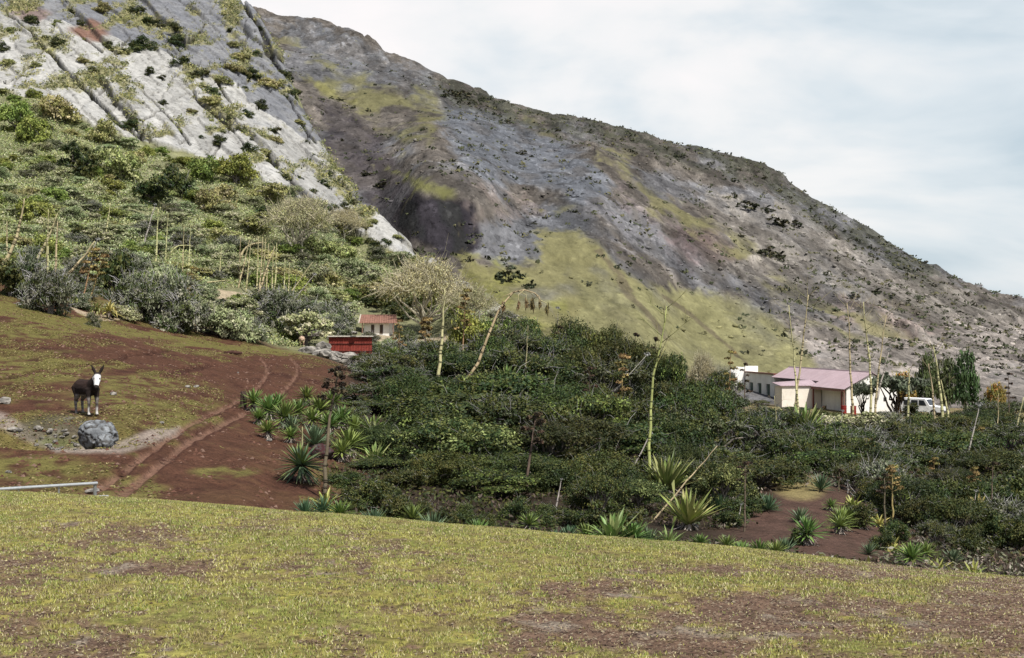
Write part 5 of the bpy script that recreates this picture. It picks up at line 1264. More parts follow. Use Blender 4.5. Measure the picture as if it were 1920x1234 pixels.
TREES = {
 'flat': tree_meshes('flat_tree', lobes_flat(400), [(.06, .075, .04), (.085, .10, .06), (.13, .14, .10)], 6000, .05, 401, (.05, .042, .035), .05, 60, (.25, .24, .23)),
 'bare': tree_meshes('bare_tree', lobes_bare(410), [(.36, .31, .16), (.42, .37, .21), (.28, .25, .12), (.30, .29, .17)], 11000, .017, 411, (.46, .42, .32), .035, 900, (.40, .36, .25), spread=.34, per=9),
 'tall': tree_meshes('tall_tree', [(a*.5, b*.5, c, .45, .45, .13) for a, b, c in ((0, 0, .9), (.5, .2, .75), (-.5, .3, .68), (.2, -.5, .6), (-.4, -.4, .5), (.6, -.3, .45), (-.6, 0, .36), (0, .5, .4))], [(.06, .09, .03), (.08, .11, .04)], 4500, .06, 421, (.35, .33, .30), .05, 90, (.42, .40, .37)),
 'gold': tree_meshes('gold_bush', lobes_round(430, 9, .1), [(.22, .18, .035), (.26, .20, .04), (.14, .14, .03), (.30, .17, .04)], 4200, .05, 431, (.15, .12, .09), .05, 30, (.3, .26, .2)),
}
def tree(kind, name, label, u, vfoot, vtop, rpx, d, cat='tree', group=None):
    cm, bm = TREES[kind]; x = (u-CX)/F*d
    g = gz(x, d) if vfoot is None else min(gz(x, d)+.6, zpx(vfoot, d))
    g = min(g, gz(x, d)+.05)
    h = zpx(vtop, d)-g
    t = thing(name, label, cat, (x, d, g), random.uniform(0, 6.3), group, (rpx/F*d, rpx/F*d, h*1.02))
    obj('crown', cm, t); obj('trunk', bm, t)
    return t
tree('bare', 'spreading_tree', 'bare pale tree with a wide spreading crown above the dirt clearing', 800, 602, 494, 94, 131)
tree('bare', 'spreading_tree', 'smaller pale bare tree right of the wide spreading one', 880, 612, 540, 58, 128)
tree('bare', 'spreading_tree', 'pale tan-crowned tree with white limbs in the middle of the scrub', 562, 470, 376, 74, hit(562, 485).y)
tree('bare', 'spreading_tree', 'grey half-bare tree just below the pale rock toe', 645, 440, 395, 45, hit(645, 455).y)
tree('bare', 'bare_tree', 'small pale bare tree on the thicket skyline left of the house', 1318, 730, 668, 30, 98)
tree('flat', 'flat_crowned_tree', 'wide flat-crowned dark tree with several trunks beside the white gable', 1682, 778, 700, 58, 139)
tree('flat', 'flat_crowned_tree', 'small flat-crowned tree with a thin trunk before the white gable', 1617, 772, 716, 25, 141)
tree('flat', 'flat_crowned_tree', 'low dark tree behind the white car', 1722, 778, 714, 34, 166)
tree('gold', 'golden_bush', 'yellow-orange bush behind the flat-crowned tree by the gable', 1690, 760, 683, 52, 156, 'bush')
tree('tall', 'tall_tree', 'tall dark green tree with pale stems right of the car', 1812, 775, 672, 34, 132)
tree('tall', 'tall_tree', 'smaller dark green tree between the tallest pole and the tall tree', 1776, 778, 684, 30, 138)
tree('tall', 'tall_tree', 'dark bushy tree behind the poles left of the tall tree', 1742, 775, 676, 30, 150)
tree('gold', 'golden_bush', 'olive-yellow bush on the right beyond the tall tree', 1868, 790, 702, 34, 128, 'bush')
shrub('greythicket', 'dark_bush', at(1488, 138), 1.6, .75, 'low twiggy bush at the foot of the cream wall', 'bush')
shrub('low', 'dark_bush', at(1560, 132), 1.8, .7, 'low leafy bush in front of the porch', 'bush')
shrub('low', 'dark_bush', at(1640, 130), 2.0, .9, 'low leafy bush below the white gable', 'bush')
shrub('grey', 'dark_bush', at(692, 118), 1.0, 1.1, 'grey bush half hiding the wall of the hut', 'bush')
shrub('slope', 'dark_bush', at(728, 117), 1.2, 1.0, 'grey-green bush at the right corner of the hut', 'bush')
shrub('dark', 'dark_bush', at(1705, 143), 1.0, 1.5, 'nearly black bush hiding the rear of the white car', 'bush')
shrub('low', 'dark_bush', at(1840, 122), 2.6, 2.4, 'broad dark bush below the tall tree on the right', 'bush')
shrub('greythicket', 'dark_bush', at(1890, 118), 2.2, 2.2, 'twiggy dark bush at the right edge below the mountain', 'bush')
shrub('greythicket', 'dark_bush', at(1425, 150), 1.2, .8, 'twiggy bush against the doors of the annex', 'bush')
shrub('low', 'dark_bush', at(1350, 160), 2.2, 3.1, 'dark bush hiding the left end of the farmhouse', 'bush')
shrub('slope', 'dark_bush', at(1328, 150), 2.2, 2.6, 'grey-green bush left of the farmhouse on the skyline of the thicket', 'bush')

# ------------------------------------------------------------------ farmhouse
CREAM = (.70, .645, .56); GREYW = (.68, .67, .62); WHITE = (.74, .72, .68); PINK = (.37, .285, .305); OX = (.14, .045, .035)
hb = thing('farmhouse', 'long white farmhouse with faded pink iron roof at the foot of the mountain', 'house', (34.8, 148, -7.05), math.atan2(.2095, .978))
def part(name, mb, mat, parent, smooth=False, label=None):
    o = obj(name, mb.mesh(name, MT[mat], smooth), parent)
    if label: o['label'] = label
    return o
def prism(mb, prof, y0, y1, col):
    """profile in x,z swept along y"""
    n = len(prof); V = [(x, y0, z) for x, z in prof]+[(x, y1, z) for x, z in prof]
    mb.add(V, [tuple(range(n)), tuple(range(2*n-1, n-1, -1))]+[(i, i+n, (i+1) % n+n, (i+1) % n) for i in range(n)], col)
m = MB(); prism(m, [(0, -1), (5.7, -1), (5.7, 2.42), (2.85, 4.02), (0, 2.42)], 0, .35, WHITE)
gw = part('gable_wall', m, 'plaster', hb)
m = MB(); m.box((4.35, .0, 1.35), (.35, .06, .4), (.03, .03, .03)); part('vent', m, 'paint', gw)
m = MB(); m.box((3.3, 10.95, .7), (4.6, 21.1, 3.4), GREYW); part('side_wall', m, 'plaster', hb)
m = MB(); m.box((-1.4, 9.2, .72), (4.6, 2.0, 3.44), CREAM); part('wing_wall', m, 'plaster', hb, label='bright cream end wall of the projecting wing')
def sheet(mb, a, b, c, d_, th, col, ribs=0):
    """thick sheet a-b-c-d with standing ribs running from the a-b edge to the d-c edge"""
    a, b, c, d_ = [np.array(q, float) for q in (a, b, c, d_)]
    n = np.cross(b-a, d_-a); n /= np.linalg.norm(n)+1e-9; n = n if n[2] > 0 else -n
    V = [a, b, c, d_, a+n*th, b+n*th, c+n*th, d_+n*th]
    mb.add(V, [(3, 2, 1, 0), (4, 5, 6, 7), (0, 1, 5, 4), (1, 2, 6, 5), (2, 3, 7, 6), (3, 0, 4, 7)], col)
    for i in range(ribs):
        t = (i+.5)/ribs; p = a+(b-a)*t+n*th; q = d_+(c-d_)*t+n*th; w = (b-a)/np.linalg.norm(b-a)*.03
        mb.add([p-w, p+w, q+w, q-w, p+n*.03, q+n*.03], [(0, 4, 5, 3), (4, 1, 2, 5)], np.array(col)*.96)
m = MB()
sheet(m, (-.4, -.25, 2.4), (-.4, 8.1, 2.4), (2.85, 8.1, 4.12), (2.85, -.25, 4.12), .05, PINK, 26)
sheet(m, (.6, 8.12, 2.95), (.6, 21.6, 2.95), (2.85, 21.6, 4.12), (2.85, 8.12, 4.12), .05, PINK, 30)
sheet(m, (6.1, -.25, 2.35), (6.1, 21.6, 2.35), (2.87, 21.6, 4.12), (2.87, -.25, 4.12), .05, PINK, 40)
rf = part('roof', m, 'roof', hb, label='faded pink corrugated iron roof')
m = MB(); m.tube([(2.86, -.3, 4.18), (2.86, 21.65, 4.18)], .09, np.array(PINK)*.9, 6); part('ridge_cap', m, 'roof', rf)
m = MB()
sheet(m, (-3.95, 8.0, 2.46), (.75, 8.0, 2.46), (.75, 10.4, 3.02), (-3.95, 10.4, 2.74), .06, PINK, 12)
part('wing_roof', m, 'roof', hb)
m = MB(); m.box((-.36, 3.9, 2.27), (.12, 8.1, .2), OX); part('porch_beam', m, 'paint', hb)
for y in (.5, 7.6):
    m = MB(); m.box((-.3, y, .7), (.16, .16, 2.95), OX); part('porch_post', m, 'paint', hb)
m = MB(); m.tube([(-.2, .1, 2.3), (-.2, .1, -.4)], .05, (.25, .13, .11), 6); part('downpipe', m, 'paint', hb)
# annex with three doorways
m = MB(); ys = [21.65, 23.0, 24.3, 25.7, 27.0, 28.4, 29.7, 31]
for i in range(7):
    if i % 2 == 0: m.box((1.15, (ys[i]+ys[i+1])/2, 1.12), (.3, ys[i+1]-ys[i], 4.24), GREYW)
    else: m.box((1.15, (ys[i]+ys[i+1])/2, 2.66), (.3, ys[i+1]-ys[i], 1.16), GREYW)
m.box((3.4, 26.3, 1.05), (4.1, 9.2, 4.0), GREYW)
an = part('annex_wall', m, 'plaster', hb, label='grey plastered wall of the flat roofed annex')
for i, (y0, y1) in enumerate(((23.0, 24.3), (25.7, 27.0), (28.4, 29.7))):
    m = MB(); m.box((1.2, (y0+y1)/2, .55), (.06, 1.24, 3.0), (.04, .075, .06)); m.box((1.16, (y0+y1)/2, .55), (.05, .06, 3.0), (.03, .05, .04)); dd = part('door', m, 'paint', hb, label='dark green door in the annex')
    m = MB(); m.tube([(1.14, y0+.25, 1.0), (1.14, y0+.4, 1.0)], .025, (.3, .3, .3), 5); part('handle', m, 'metal', dd)
m = MB(); m.box((1.1, 26.3, 3.33), (.5, 9.6, .16), OX); part('annex_coping', m, 'paint', hb)
m = MB(); prism(m, [(-.3, -1), (1.0, -1), (1.0, 3.9), (.5, 3.85), (-.3, 3.2)], 31.02, 34, WHITE); m.box((1.9, 31.4, 1.6), (1.7, .5, 4.9), WHITE); part('end_parapet', m, 'plaster', hb, label='white parapet at the far end of the annex')

def drum(u, label, d=144.6):
    p = at(u, d); t = thing('oil_drum', label, 'drum', (p.x, p.y, p.z-.02))
    m = MB(); R = (.20, .022, .018); m.tube([(0, 0, 0), (0, 0, .02), (0, 0, .88)], .29, R, 18); part('body', m, 'rust', t)
    for z in (.02, .3, .6, .88):
        m = MB(); m.tube([(0, 0, z-.015), (0, 0, z+.015)], .305, np.array(R)*.9, 18); part('hoop', m, 'rust', t)
drum(1582, 'left, darker of two red oil drums at the house corner'); drum(1600, 'right, brighter of two red oil drums at the house corner')
p = at(1546, 152); t = thing('bench', 'low dark wooden bench along the porch of the farmhouse', 'bench', (p.x, p.y, p.z), 1.3)
m = MB(); m.box((0, 0, .42), (2.2, .35, .07), (.10, .05, .035)); part('seat', m, 'paint', t)
for s in (-.85, .85):
    m = MB(); m.box((s, 0, .19), (.1, .3, .4), (.09, .045, .03)); part('leg', m, 'paint', t)

# white off-road car
p = at(1732, 146); car = thing('parked_car', 'white off-road car parked in the shade right of the farmhouse', 'car', (p.x, p.y, p.z), math.radians(-38))
m = MB(); W = (.75, .76, .76)
prism(m, [(-2.05, .45), (2.1, .45), (2.15, .95), (.95, 1.08), (.45, 1.78), (-1.95, 1.82), (-2.1, 1.0)], -.83, .83, W); part('body', m, 'paint', car)
for y in (-.845, .845):
    for x0, x1, tp in ((-1.8, -1.15, 0), (-1.0, -.3, 0), (-.18, .62, .28)):
        m = MB(); m.add([(x0, y, 1.1), (x1, y, 1.1), (x1-tp, y, 1.62), (x0, y, 1.64), (x0, y*.985, 1.1), (x1, y*.985, 1.1), (x1-tp, y*.985, 1.62), (x0, y*.985, 1.64)], [(0, 1, 2, 3), (7, 6, 5, 4), (0, 4, 5, 1), (1, 5, 6, 2), (2, 6, 7, 3), (3, 7, 4, 0)], (.02, .025, .03)); part('side_window', m, 'glass', car)
m = MB(); m.add([(.93, -.72, 1.13), (.93, .72, 1.13), (.52, .68, 1.70), (.52, -.68, 1.70), (.88, -.72, 1.1), (.88, .72, 1.1), (.47, .68, 1.7), (.47, -.68, 1.7)], [(0, 1, 2, 3), (7, 6, 5, 4), (0, 4, 5, 1), (1, 5, 6, 2), (2, 6, 7, 3), (3, 7, 4, 0)], (.02, .025, .03)); part('windscreen', m, 'glass', car)
m = MB(); m.box((2.2, 0, .5), (.14, 1.7, .2), (.06, .06, .06)); part('bumper', m, 'paint', car)
for y in (-.6, .6):
    m = MB(); m.tube([(2.1, y, .8), (2.17, y, .8)], .1, (.6, .6, .55), 10); part('headlight', m, 'paint', car)
for x in (-1.35, 1.35):
    for y in (-.78, .78):
        m = MB(); m.tube([(x, y-.12, .36), (x, y+.12, .36)], .36, (.02, .02, .02), 16); wh = part('wheel', m, 'paint', car)
        m = MB(); m.tube([(x, y-.13, .36), (x, y+.13, .36)], .19, (.4, .4, .4), 12); part('rim', m, 'metal', wh)

# ------------------------------------------------------------------ red iron shed, hut, stone heap
p = at(657, 99.5); t = thing('iron_shed', 'low shed of dark red corrugated iron with pale top edge behind the stone heap', 'shed', (p.x, p.y, zpx(672, 99.5)), math.radians(8))
def corr(mb, w, h, y, col, x0=0, per=.11):
    n = int(w/per)*4; xs = np.linspace(-w/2, w/2, n+1); ys = y+.022*np.sin(np.arange(n+1)*math.pi/2)
    V = [(x0+x, yy, 0) for x, yy in zip(xs, ys)]+[(x0+x, yy, h) for x, yy in zip(xs, ys)]
    mb.add(V, [(i, i+1, i+n+2, i+n+1) for i in range(n)], col)
m = MB(); rg_ = np.random.default_rng(5)
for r in range(3):
    for i in range(6):
        k = rg_.uniform(.7, 1.25); m.box((-1.25+i*.5, .012*rg_.random(), .25+r*.5), (.485, .05, .47), np.array((.20, .042, .03))*k)
pn = part('front_panel', m, 'rust', t)
m = MB(); corr(m, 3.0, 1.5, -.035, (.19, .036, .026)); part('corrugated_sheet', m, 'rust', pn)
for z in (.5, 1.02):
    m = MB(); m.box((0, -.075, z), (3.04, .04, .045), (.05, .016, .013)); part('rail', m, 'rust', t)
m = MB(); m.box((0, .8, .72), (2.9, 1.5, 1.44), (.10, .035, .028)); part('body', m, 'rust', t)
m = MB(); m.box((0, .7, 1.545), (3.2, 1.9, .07), (.42, .39, .33)); part('roof', m, 'rust', t)

p = at(706, 128); t = thing('hut', 'small white hut with a rust red sloping roof on the dirt clearing', 'hut', (p.x, p.y, p.z-.5), math.radians(-6))
zb = zpx(606, 128)-(p.z-.5)
m = MB(); m.box((0, 1.2, zb/2), (2.3, 2.4, zb-.02), WHITE); part('wall', m, 'plaster', t)
m = MB(); sheet(m, (-1.5, -.5, zb-.02), (2.0, -.5, zb-.02), (1.3, 2.7, zb+.75), (-2.0, 2.7, zb+.75), .05, (.22, .115, .085), 16); rf = part('roof', m, 'rust', t)
m = MB(); m.tube([(-1.52, -.52, zb+.03), (-2.03, 2.7, zb+.8)], .06, (.55, .5, .42), 5); part('gable_board', m, 'paint', rf)
for x in (-.35, .45):
    m = MB(); m.box((x, -.02, zb-.55), (.28, .06, .8), (.05, .03, .02)); part('window', m, 'paint', t)
for x in (-1.2, 1.6):
    m = MB(); m.box((x, -.4, zb/2), (.09, .09, zb), (.18, .11, .08)); part('post', m, 'bark', t)

def rock_mesh(name, seed, rough=.22, sub=3, flat=.7, col=(.42, .43, .42), lichen=(.52, .53, .51), cut=0):
    import bmesh
    bm = bmesh.new(); bmesh.ops.create_icosphere(bm, subdivisions=sub, radius=1)
    V = np.array([v.co[:] for v in bm.verts]); Fs = [[v.index for v in f.verts] for f in bm.faces]; bm.free()
    o = seed*3.7
    n = fbm(V[:, 0]*1.1+o, V[:, 1]*1.1, V[:, 2]*1.1, 4); r_ = 1-2*np.abs(fbm(V[:, 0]*1.6+o, V[:, 1]*1.6, V[:, 2]*1.6+3, 3))
    d = 1+rough*n-rough*.5*sstep(.7, .95, r_)+.12*rough*fbm(V[:, 0]*5+o, V[:, 1]*5, V[:, 2]*5, 3)
    W_ = V*d[:, None]
    for k in range(cut):
        q = np.random.default_rng(seed*9+k).normal(size=3); q /= np.linalg.norm(q); h = W_@q; lim = .78
        W_ = W_-np.maximum(h-lim, 0)[:, None]*q*.85
    W_[:, 2] *= flat
    n2 = fbm(V[:, 0]*3+o, V[:, 1]*3, V[:, 2]*3, 4)
    c = mixc(np.repeat([col], len(V), 0), lichen, sstep(-.25, .45, n2)*.8); c = mixc(c, (.06, .056, .052), sstep(.62, .85, r_+.3*n2)*.9)
    m = MB(); m.add(W_, Fs, c); return m.mesh(name, MT['stone'], sub > 3)
p = at(184, 38.1)
o = obj('boulder', rock_mesh('boulder', 4, .26, 5, .95, (.15, .16, .17), (.27, .29, .305), 1), None, (p.x, p.y, zpx(817, 38.1)), (0, 0, .6), (.54, .5, .45)); tag(o, 'big grey lichen-covered boulder just below the donkey', 'boulder')
o = obj('boulder', rock_mesh('boulder_knob', 8, .3, 4, .9, (.16, .17, .18), (.29, .31, .325), 1), None, (p.x+.30, p.y-.42, zpx(828, 37.6)), (0, 0, 2), (.26, .25, .26)); tag(o, 'smaller pale boulder leaning against the right foot of the big one', 'boulder')
SM = [rock_mesh('stone', 20+i, .4, 2, .62, (.27, .25, .22), (.42, .39, .34), 5) for i in range(6)]
def stone(u, d, r, label, group=None, dz=0, i=None, col=None, name='stone', v=None):
    q = at(u, d); z = q.z if v is None else max(q.z, zpx(v, d))
    o = obj(name, SM[random.randrange(6) if i is None else i], None, (q.x, q.y, z+dz+r*.25), (random.uniform(-.3, .3), random.uniform(-.3, .3), random.uniform(0, 6)), (r*random.uniform(.9, 1.5), r, r*random.uniform(.8, 1.2)))
    return tag(o, label, 'stone', group)
for i in range(26):
    a = (i % 13)/12; stone(574+44*a+random.uniform(-4, 4), 96.6+random.uniform(0, 1.2), random.uniform(.32, .6), 'pale stone in the tall pile left of the red shed', 'stones of the tumbled wall', v=(676-34*random.random()*(1-1.6*abs(a-.5))) if i > 12 else None)
for i in range(44):
    u = 596+(i % 22)*5.2+random.uniform(-3, 3); vv = 9999 if i < 22 else 668+(i-22)*.7-random.random()*6
    stone(u, 96.2+random.uniform(-.9, .9), random.uniform(.28, .52), 'pale stone in the tumbled row before the red shed', 'stones of the tumbled wall', v=vv)
for i in range(6):
    stone(700+i*4, 95.5+random.random(), random.uniform(.2, .34), 'loose stone at the right end of the tumbled row', 'stones of the tumbled wall')
stone(664, 99.2, .26, 'white stone lying on top of the red shed', v=626)
for i in range(26):
    u = random.uniform(58, 152); stone(u, 39.4+random.uniform(-.5, .6), random.uniform(.05, .12), 'small grey stone in the bank left of the big boulder', 'stones of the hollow bank')
for u, v, r, lb in ((8, 758, .22, 'low grey rock at the left picture edge above the hollow'), (28, 812, .16, 'flat grey stone on the pale rim of the hollow'), (16, 888, .075, 'small white stone on the turf above the gate rail'), (352, 727, .13, 'left of two cream stones on the red earth'), (368, 727, .14, 'right of two cream stones on the red earth'), (213, 741, .13, 'flat pale stone on the grass right of the donkey'), (303, 794, .08, 'small white stone beside the wheel track'), (446, 700, .07, 'tiny white stone at the top of the red bank'), (172, 925, .14, 'pale stone behind the gate post'), (505, 828, .1, 'pale stick-like stone below the yucca bed'), (1302, 990, .12, 'white stone among the agaves of the bank edge'), (1500, 980, .06, 'pale pebble on the bare earth bank')):
    q = hit(u, v, 19); stone(u, q.y, r, lb)
o = obj('red_rock', rock_mesh('red_rock', 31, .35, 4, .85, (.05, .02, .022), (.075, .03, .03), 9), None, at(603, 44.5, .2), (0, 0, .5), (.38, .3, .33)); tag(o, 'dark red angular rock under the fanned yucca', 'rock')
p = hit(456, 764); o = thing('post', 'dark weathered wooden post beside the wheel track', 'post', p)
m = MB(); m.tube([(0, 0, -.2), (.02, 0, .4), (0, .02, .62)], [.14, .13, .11], (.06, .04, .035), 7); part('shaft', m, 'bark', o)
m = MB(); m.tube([(-.1, 0, .5), (.12, .03, .56)], .07, (.075, .055, .045), 6); part('knot', m, 'bark', o)
p = hit(437, 665); m = MB(); m.tube([(-.55, 0, .06), (-.1, .05, .1), (.5, -.02, .07)], [.1, .13, .08], (.06, .03, .024), 7); tag(obj('log', m.mesh('log', MT['bark'], True), None, p), 'dark log lying on the brow of the red bank', 'log')

# ------------------------------------------------------------------ gate of galvanised pipe
p = at(178, 20); G_ = thing('pipe_gate', 'galvanised pipe gate half sunk behind the grass bank', 'gate', (p.x, p.y, p.z))
zt = zpx(906, 20)-p.z; xl = (-60-CX)/F*18.6-p.x; zl = zpx(921, 18.6)-p.z
GC_ = (.52, .54, .53)
m = MB(); m.tube([(xl, -1.4, zl), (.03, 0, zt)], .022, GC_, 10); part('top_rail', m, 'metal', G_)
m = MB(); m.tube([(xl, -1.4, zl-.45), (.1, 0, zpx(931, 20)-p.z)], .017, GC_, 8); part('lower_rail', m, 'metal', G_)
m = MB(); m.tube([(0, 0, zt-.01), (0, 0, -.15)], .024, np.array(GC_)*.55, 8); part('end_post', m, 'metal', G_)
for f in (.3, .62):
    m = MB(); m.tube([(xl*f, -1.4*f, zt+(zl-zt)*f-.02), (xl*f, -1.4*f, zt+(zl-zt)*f-.6)], .013, np.array(GC_)*.6, 6); part('upright', m, 'metal', G_)
m = MB(); m.tube([(-.02, .02, zpx(931, 20)-p.z), (.19, .0, zpx(930, 20)-p.z)], .014, GC_, 6); part('latch', m, 'metal', G_)

# ------------------------------------------------------------------ animals
def body(name, limbs, vox, colour):
    """one continuous skin over tapering limbs"""
    m = MB()
    for pts, rad in limbs:
        P = np.array(pts, float); R = np.array(rad, float)
        t = np.linspace(0, len(P)-1, (len(P)-1)*5+1); i = np.minimum(t.astype(int), len(P)-2); f = (t-i)
        f2 = f; Q = P[i]*(1-f2)[:, None]+P[i+1]*f2[:, None]; q = R[i]*(1-f)+R[i+1]*f
        e0 = Q[0]-(Q[1]-Q[0])/np.linalg.norm(Q[1]-Q[0])*q[0]*.6; e1 = Q[-1]+(Q[-1]-Q[-2])/np.linalg.norm(Q[-1]-Q[-2])*q[-1]*.6
        m.tube(np.concatenate([[e0], Q, [e1]]), np.concatenate([[q[0]*.5], q, [q[-1]*.5]]), (1, 1, 1), 12)
    me = m.mesh(name+'_rough', MT['fur']); o = bpy.data.objects.new(name+'_rough', me); C.objects.link(o)
    r = o.modifiers.new('r', 'REMESH'); r.mode = 'VOXEL'; r.voxel_size = vox; r.use_smooth_shade = True
    s = o.modifiers.new('s', 'SMOOTH'); s.factor = .5; s.iterations = 5
    dg = bpy.context.evaluated_depsgraph_get()
    me2 = bpy.data.meshes.new_from_object(o.evaluated_get(dg)); me2.name = name
    bpy.data.objects.remove(o)
    n = len(me2.vertices); V = np.empty(n*3); me2.vertices.foreach_get('co', V); V = V.reshape(-1, 3)
    for a in list(me2.color_attributes): me2.color_attributes.remove(a)
    a = me2.color_attributes.new('col', 'FLOAT_COLOR', 'POINT'); c = np.ones((n, 4), np.float32); c[:, :3] = colour(V); a.data.foreach_set('color', c.ravel())
    if not me2.materials: me2.materials.append(MT['fur'])
    return me2
yaw = math.radians(-48)                      # rump at the left and behind, chest towards the lower right
cd = np.array([math.cos(-math.pi/2-yaw+.12), math.sin(-math.pi/2-yaw+.12), 0])    # towards the camera, in the donkey's own axes
sdv = np.array([-cd[1], cd[0], 0])
poll = np.array([.74, -.02, 1.22])
hd = cd*.55+np.array([0, 0, -.83]); hd /= np.linalg.norm(hd)
LB = [([(-.60, 0, .86), (-.42, 0, .85), (-.1, 0, .80), (.22, 0, .82), (.44, 0, .88)], [.14, .235, .26, .25, .17]),
      ([(.36, 0, .90), (.56, 0, 1.04), tuple(poll)], [.19, .145, .10]),
      ([tuple(poll+cd*.0), tuple(poll+hd*.16), tuple(poll+hd*.33), tuple(poll+hd*.44)], [.105, .105, .075, .062]),
      ([(-.62, 0, .93), (-.70, 0, .75), (-.70, .02, .45), (-.68, .03, .36)], [.035, .03, .035, .02])]
for s in (-1, 1):
    LB.append(([(.36, s*.12, .80), (.38, s*.125, .56), (.40, s*.125, .40), (.39, s*.125, .12), (.41, s*.125, .03)], [.11, .07, .048, .036, .05]))
    k = -.06 if s > 0 else .05
    LB.append(([(-.44, s*.12, .84), (-.38+k, s*.14, .60), (-.54+k, s*.13, .43), (-.50+k, s*.13, .12), (-.47+k, s*.13, .03)], [.16, .105, .05, .036, .05]))
    e0 = poll+sdv*s*.06+np.array([0, 0, .05]); ed = sdv*s*.42+np.array([0, 0, .85])-cd*.1; ed /= np.linalg.norm(ed)
    LB.append(([tuple(e0), tuple(e0+ed*.13), tuple(e0+ed*.27)], [.036, .05, .018]))
def donkey_col(V):
    c = np.repeat([(.020, .0145, .013)], len(V), 0)
    c = c*(.8+.4*sstep(-.3, .3, fbm(V[:, 0]*5, V[:, 1]*5, V[:, 2]*5)))[:, None]
    c = mixc(c, (.034, .020, .016), sstep(.75, .95, V[:, 2])*(V[:, 0] < .4)*.7)
    leg = 1-sstep(.50, .60, V[:, 2]); stripe = .5+.5*np.sin(V[:, 2]*46)
    c = mixc(c, (.19, .17, .16), leg*(1-.4*sstep(.2, .9, stripe)*(V[:, 2] > .16))); c = mixc(c, (.48, .46, .44), (1-sstep(.22, .27, V[:, 2]))*(V[:, 0] > 0)*.9); c = mixc(c, (.03, .025, .022), leg*np.exp(-((V[:, 2]-.35)/.045)**2)*(V[:, 0] > 0)*.8)
    c = mixc(c, (.26, .24, .23), (1-sstep(.58, .66, V[:, 2]))*(V[:, 0] < .3)*(V[:, 0] > -.3)*.6)
    q = V-poll; al = q@hd; ra = np.linalg.norm(q-al[:, None]*hd, axis=1)
    face = sstep(.01, .06, al)*(1-sstep(.5, .56, al))*(ra < .16)*(q@cd > -.03)*(V[:, 2] < poll[2]+.05)
    c = mixc(c, (.62, .61, .59), face); c = mixc(c, (.02, .016, .015), sstep(.36, .39, al)*(ra < .14)*(al < .6)*(V[:, 0] > .5))
    for s in (-1, 1):
        ey = poll+hd*.13+sdv*s*.085+cd*.06
        c = mixc(c, (.012, .01, .01), np.linalg.norm(V-ey, axis=1) < .032)
    c = mixc(c, (.03, .025, .022), 1-sstep(.045, .06, V[:, 2]))
    return c
dm = body('donkey', LB, .016, donkey_col)
p = at(168, 42.3); g_ = gz(p.x, p.y)
tag(obj('donkey', dm, None, (p.x-.08, p.y, g_), (0, 0, yaw), (1, 1, 1)), 'dark brown donkey with white face and pale legs standing behind the boulder', 'donkey')
SB = [([(-.38, 0, .5), (-.2, 0, .5), (.2, 0, .5), (.36, 0, .52)], [.17, .22, .22, .16]), ([(.34, 0, .55), (.52, 0, .55), (.66, 0, .46)], [.12, .09, .055]), ([(-.42, 0, .55), (-.46, 0, .4)], [.04, .03])]
for s in (-1, 1): SB += [([(.26, s*.1, .4), (.27, s*.1, .2), (.27, s*.1, .02)], [.07, .04, .035]), ([(-.28, s*.11, .42), (-.32, s*.11, .22), (-.28, s*.11, .02)], [.09, .045, .035]), ([(.48, s*.07, .62), (.46, s*.17, .6)], [.025, .02])]
sm = body('sheep', SB, .02, lambda V: mixc(np.repeat([(.42, .30, .22)], len(V), 0), (.16, .09, .07), (1-sstep(.22, .34, V[:, 2]))*.7))
p = hit(566, 650); tag(obj('sheep', sm, None, p, (0, 0, math.radians(100)), (1.05, 1.05, 1.05)), 'pale sheep seen from behind left of the stone heap', 'sheep')
HB_ = [([(-.14, 0, .2), (0, 0, .18), (.12, 0, .2)], [.06, .1, .07]), ([(.1, 0, .22), (.16, 0, .34), (.2, 0, .36)], [.05, .035, .03]), ([(-.14, 0, .22), (-.25, 0, .34)], [.05, .03]), ([(0, .04, .12), (.01, .04, .01)], [.02, .014]), ([(0, -.04, .12), (.01, -.04, .01)], [.02, .014])]
hm = body('hen', HB_, .014, lambda V: np.repeat([(.025, .02, .018)], len(V), 0))
p = hit(211, 600); tag(obj('hen', hm, None, p, (0, 0, 2.4), (1, 1, 1)), 'black hen on the grass at the foot of the scrub', 'hen')
# ------------------------------------------------------------------ sun, sky, camera
SUN = Vector((.34, -.52, .88)).normalized()
el = math.asin(SUN.z); az = math.atan2(SUN.x, SUN.y)
l = bpy.data.lights.new('sun', 'SUN'); l.energy = 4.6; l.angle = math.radians(1.2); l.color = (1, .965, .90)
so = bpy.data.objects.new('sun', l); C.objects.link(so); so.location = (20, -20, 60)
so.rotation_euler = (-SUN).to_track_quat('-Z', 'Y').to_euler()
w = bpy.data.worlds.new('World'); bpy.context.scene.world = w; w.use_nodes = True
nt = w.node_tree; N = nt.nodes; Lk = nt.links.new
for n in list(N): N.remove(n)
out = N.new('ShaderNodeOutputWorld')
sky = N.new('ShaderNodeTexSky'); sky.sky_type = 'NISHITA'; sky.sun_disc = False
sky.sun_elevation = el; sky.sun_rotation = az; sky.dust_density = 2.0
bg1 = N.new('ShaderNodeBackground'); bg1.inputs['Strength'].default_value = .08; Lk(sky.outputs[0], bg1.inputs['Color'])
tc = N.new('ShaderNodeTexCoord')
mp = N.new('ShaderNodeMapping'); mp.inputs['Scale'].default_value = (1, 1, 2.6); mp.inputs['Rotation'].default_value = (0, math.radians(14), 0)
Lk(tc.outputs['Generated'], mp.inputs['Vector'])
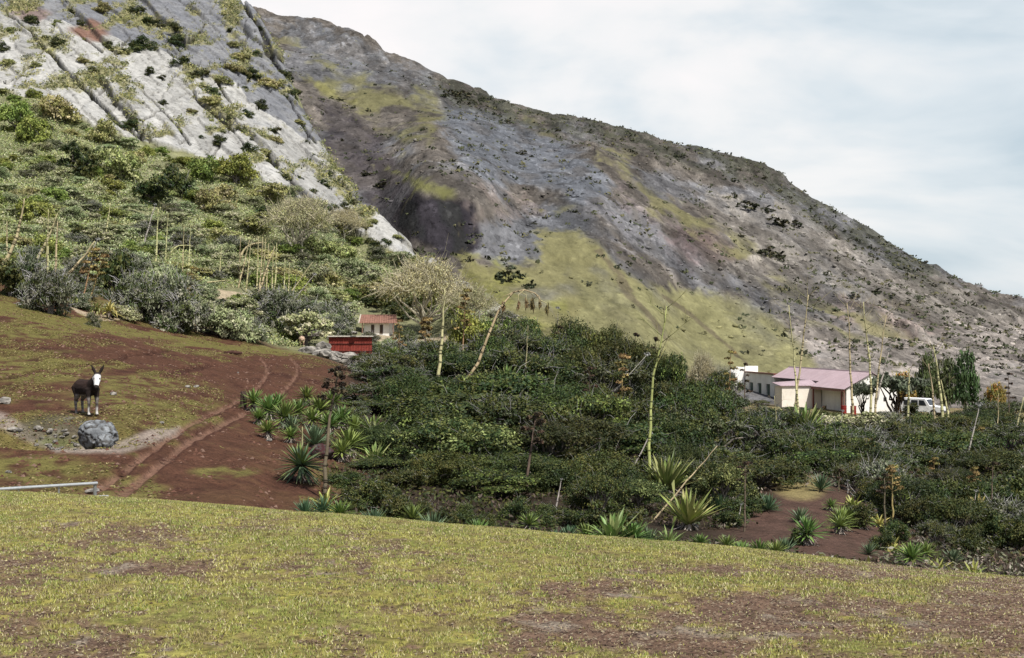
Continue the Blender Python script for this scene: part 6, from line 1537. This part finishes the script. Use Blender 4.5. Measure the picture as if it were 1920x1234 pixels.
def noise(sc, det, off=0, dist=.4):
    n = N.new('ShaderNodeTexNoise'); n.inputs['Scale'].default_value = sc; n.inputs['Detail'].default_value = det; n.inputs['Roughness'].default_value = .5
    n.inputs['Distortion'].default_value = dist
    m2 = N.new('ShaderNodeMapping'); m2.inputs['Location'].default_value = (off, off*.7, off*.3); Lk(mp.outputs[0], m2.inputs['Vector']); Lk(m2.outputs[0], n.inputs['Vector'])
    return n.outputs['Fac']
def mr(x, f0, f1, t0, t1):
    r = N.new('ShaderNodeMapRange'); r.interpolation_type = 'SMOOTHSTEP'
    for k, v in (('From Min', f0), ('From Max', f1), ('To Min', t0), ('To Max', t1)): r.inputs[k].default_value = v
    Lk(x, r.inputs['Value']); return r.outputs['Result']
def math_(op, a, b):
    m = N.new('ShaderNodeMath'); m.operation = op
    for i, q in enumerate((a, b)):
        if isinstance(q, (int, float)): m.inputs[i].default_value = q
        else: Lk(q, m.inputs[i])
    return m.outputs[0]
sep = N.new('ShaderNodeSeparateXYZ'); Lk(tc.outputs['Generated'], sep.inputs[0])
# whiter towards the left, bluer and greyer to the right
n_a = noise(3.4, 6, 1.3); n_b = noise(7.5, 7, 4.1)
lr = mr(sep.outputs['X'], -.12, .34, 0, 1)
grey = math_('ADD', math_('MULTIPLY', lr, .62), math_('MULTIPLY', math_('SUBTRACT', n_a, .5), 3.1))
grey = math_('ADD', grey, math_('MULTIPLY', math_('SUBTRACT', n_b, .5), .7))
cl = N.new('ShaderNodeValToRGB'); Lk(grey, cl.inputs[0])
e = cl.color_ramp.elements
e[0].position = .02; e[0].color = (.95, .91, .90, 1)
e[1].position = .95; e[1].color = (.44, .555, .635, 1)
for p_, c_ in ((.3, (.86, .86, .86, 1)), (.55, (.69, .75, .79, 1))):
    k = e.new(p_); k.color = c_
bg2 = N.new('ShaderNodeBackground'); bg2.inputs['Strength'].default_value = .84; Lk(cl.outputs[0], bg2.inputs['Color'])
mx = N.new('ShaderNodeMixShader'); Lk(mr(sep.outputs['Z'], .22, .46, .9, .04), mx.inputs[0])
Lk(bg1.outputs[0], mx.inputs[1]); Lk(bg2.outputs[0], mx.inputs[2]); Lk(mx.outputs[0], out.inputs['Surface'])

cam = bpy.data.cameras.new('camera'); cam.sensor_width = 36; cam.lens = F*36/1920; cam.clip_end = 20000; cam.clip_start = .05
co = bpy.data.objects.new('camera', cam); C.objects.link(co); co.location = (0, 0, EYE); co.rotation_euler = (math.pi/2, 0, 0)
sc = bpy.context.scene; sc.camera = co
sc.view_settings.view_transform = 'Standard'; sc.view_settings.look = 'None'; sc.view_settings.gamma = 1; sc.view_settings.exposure = .42
sc.render.engine = 'CYCLES'; sc.cycles.max_bounces = 6; sc.cycles.diffuse_bounces = 3; sc.cycles.transparent_max_bounces = 4
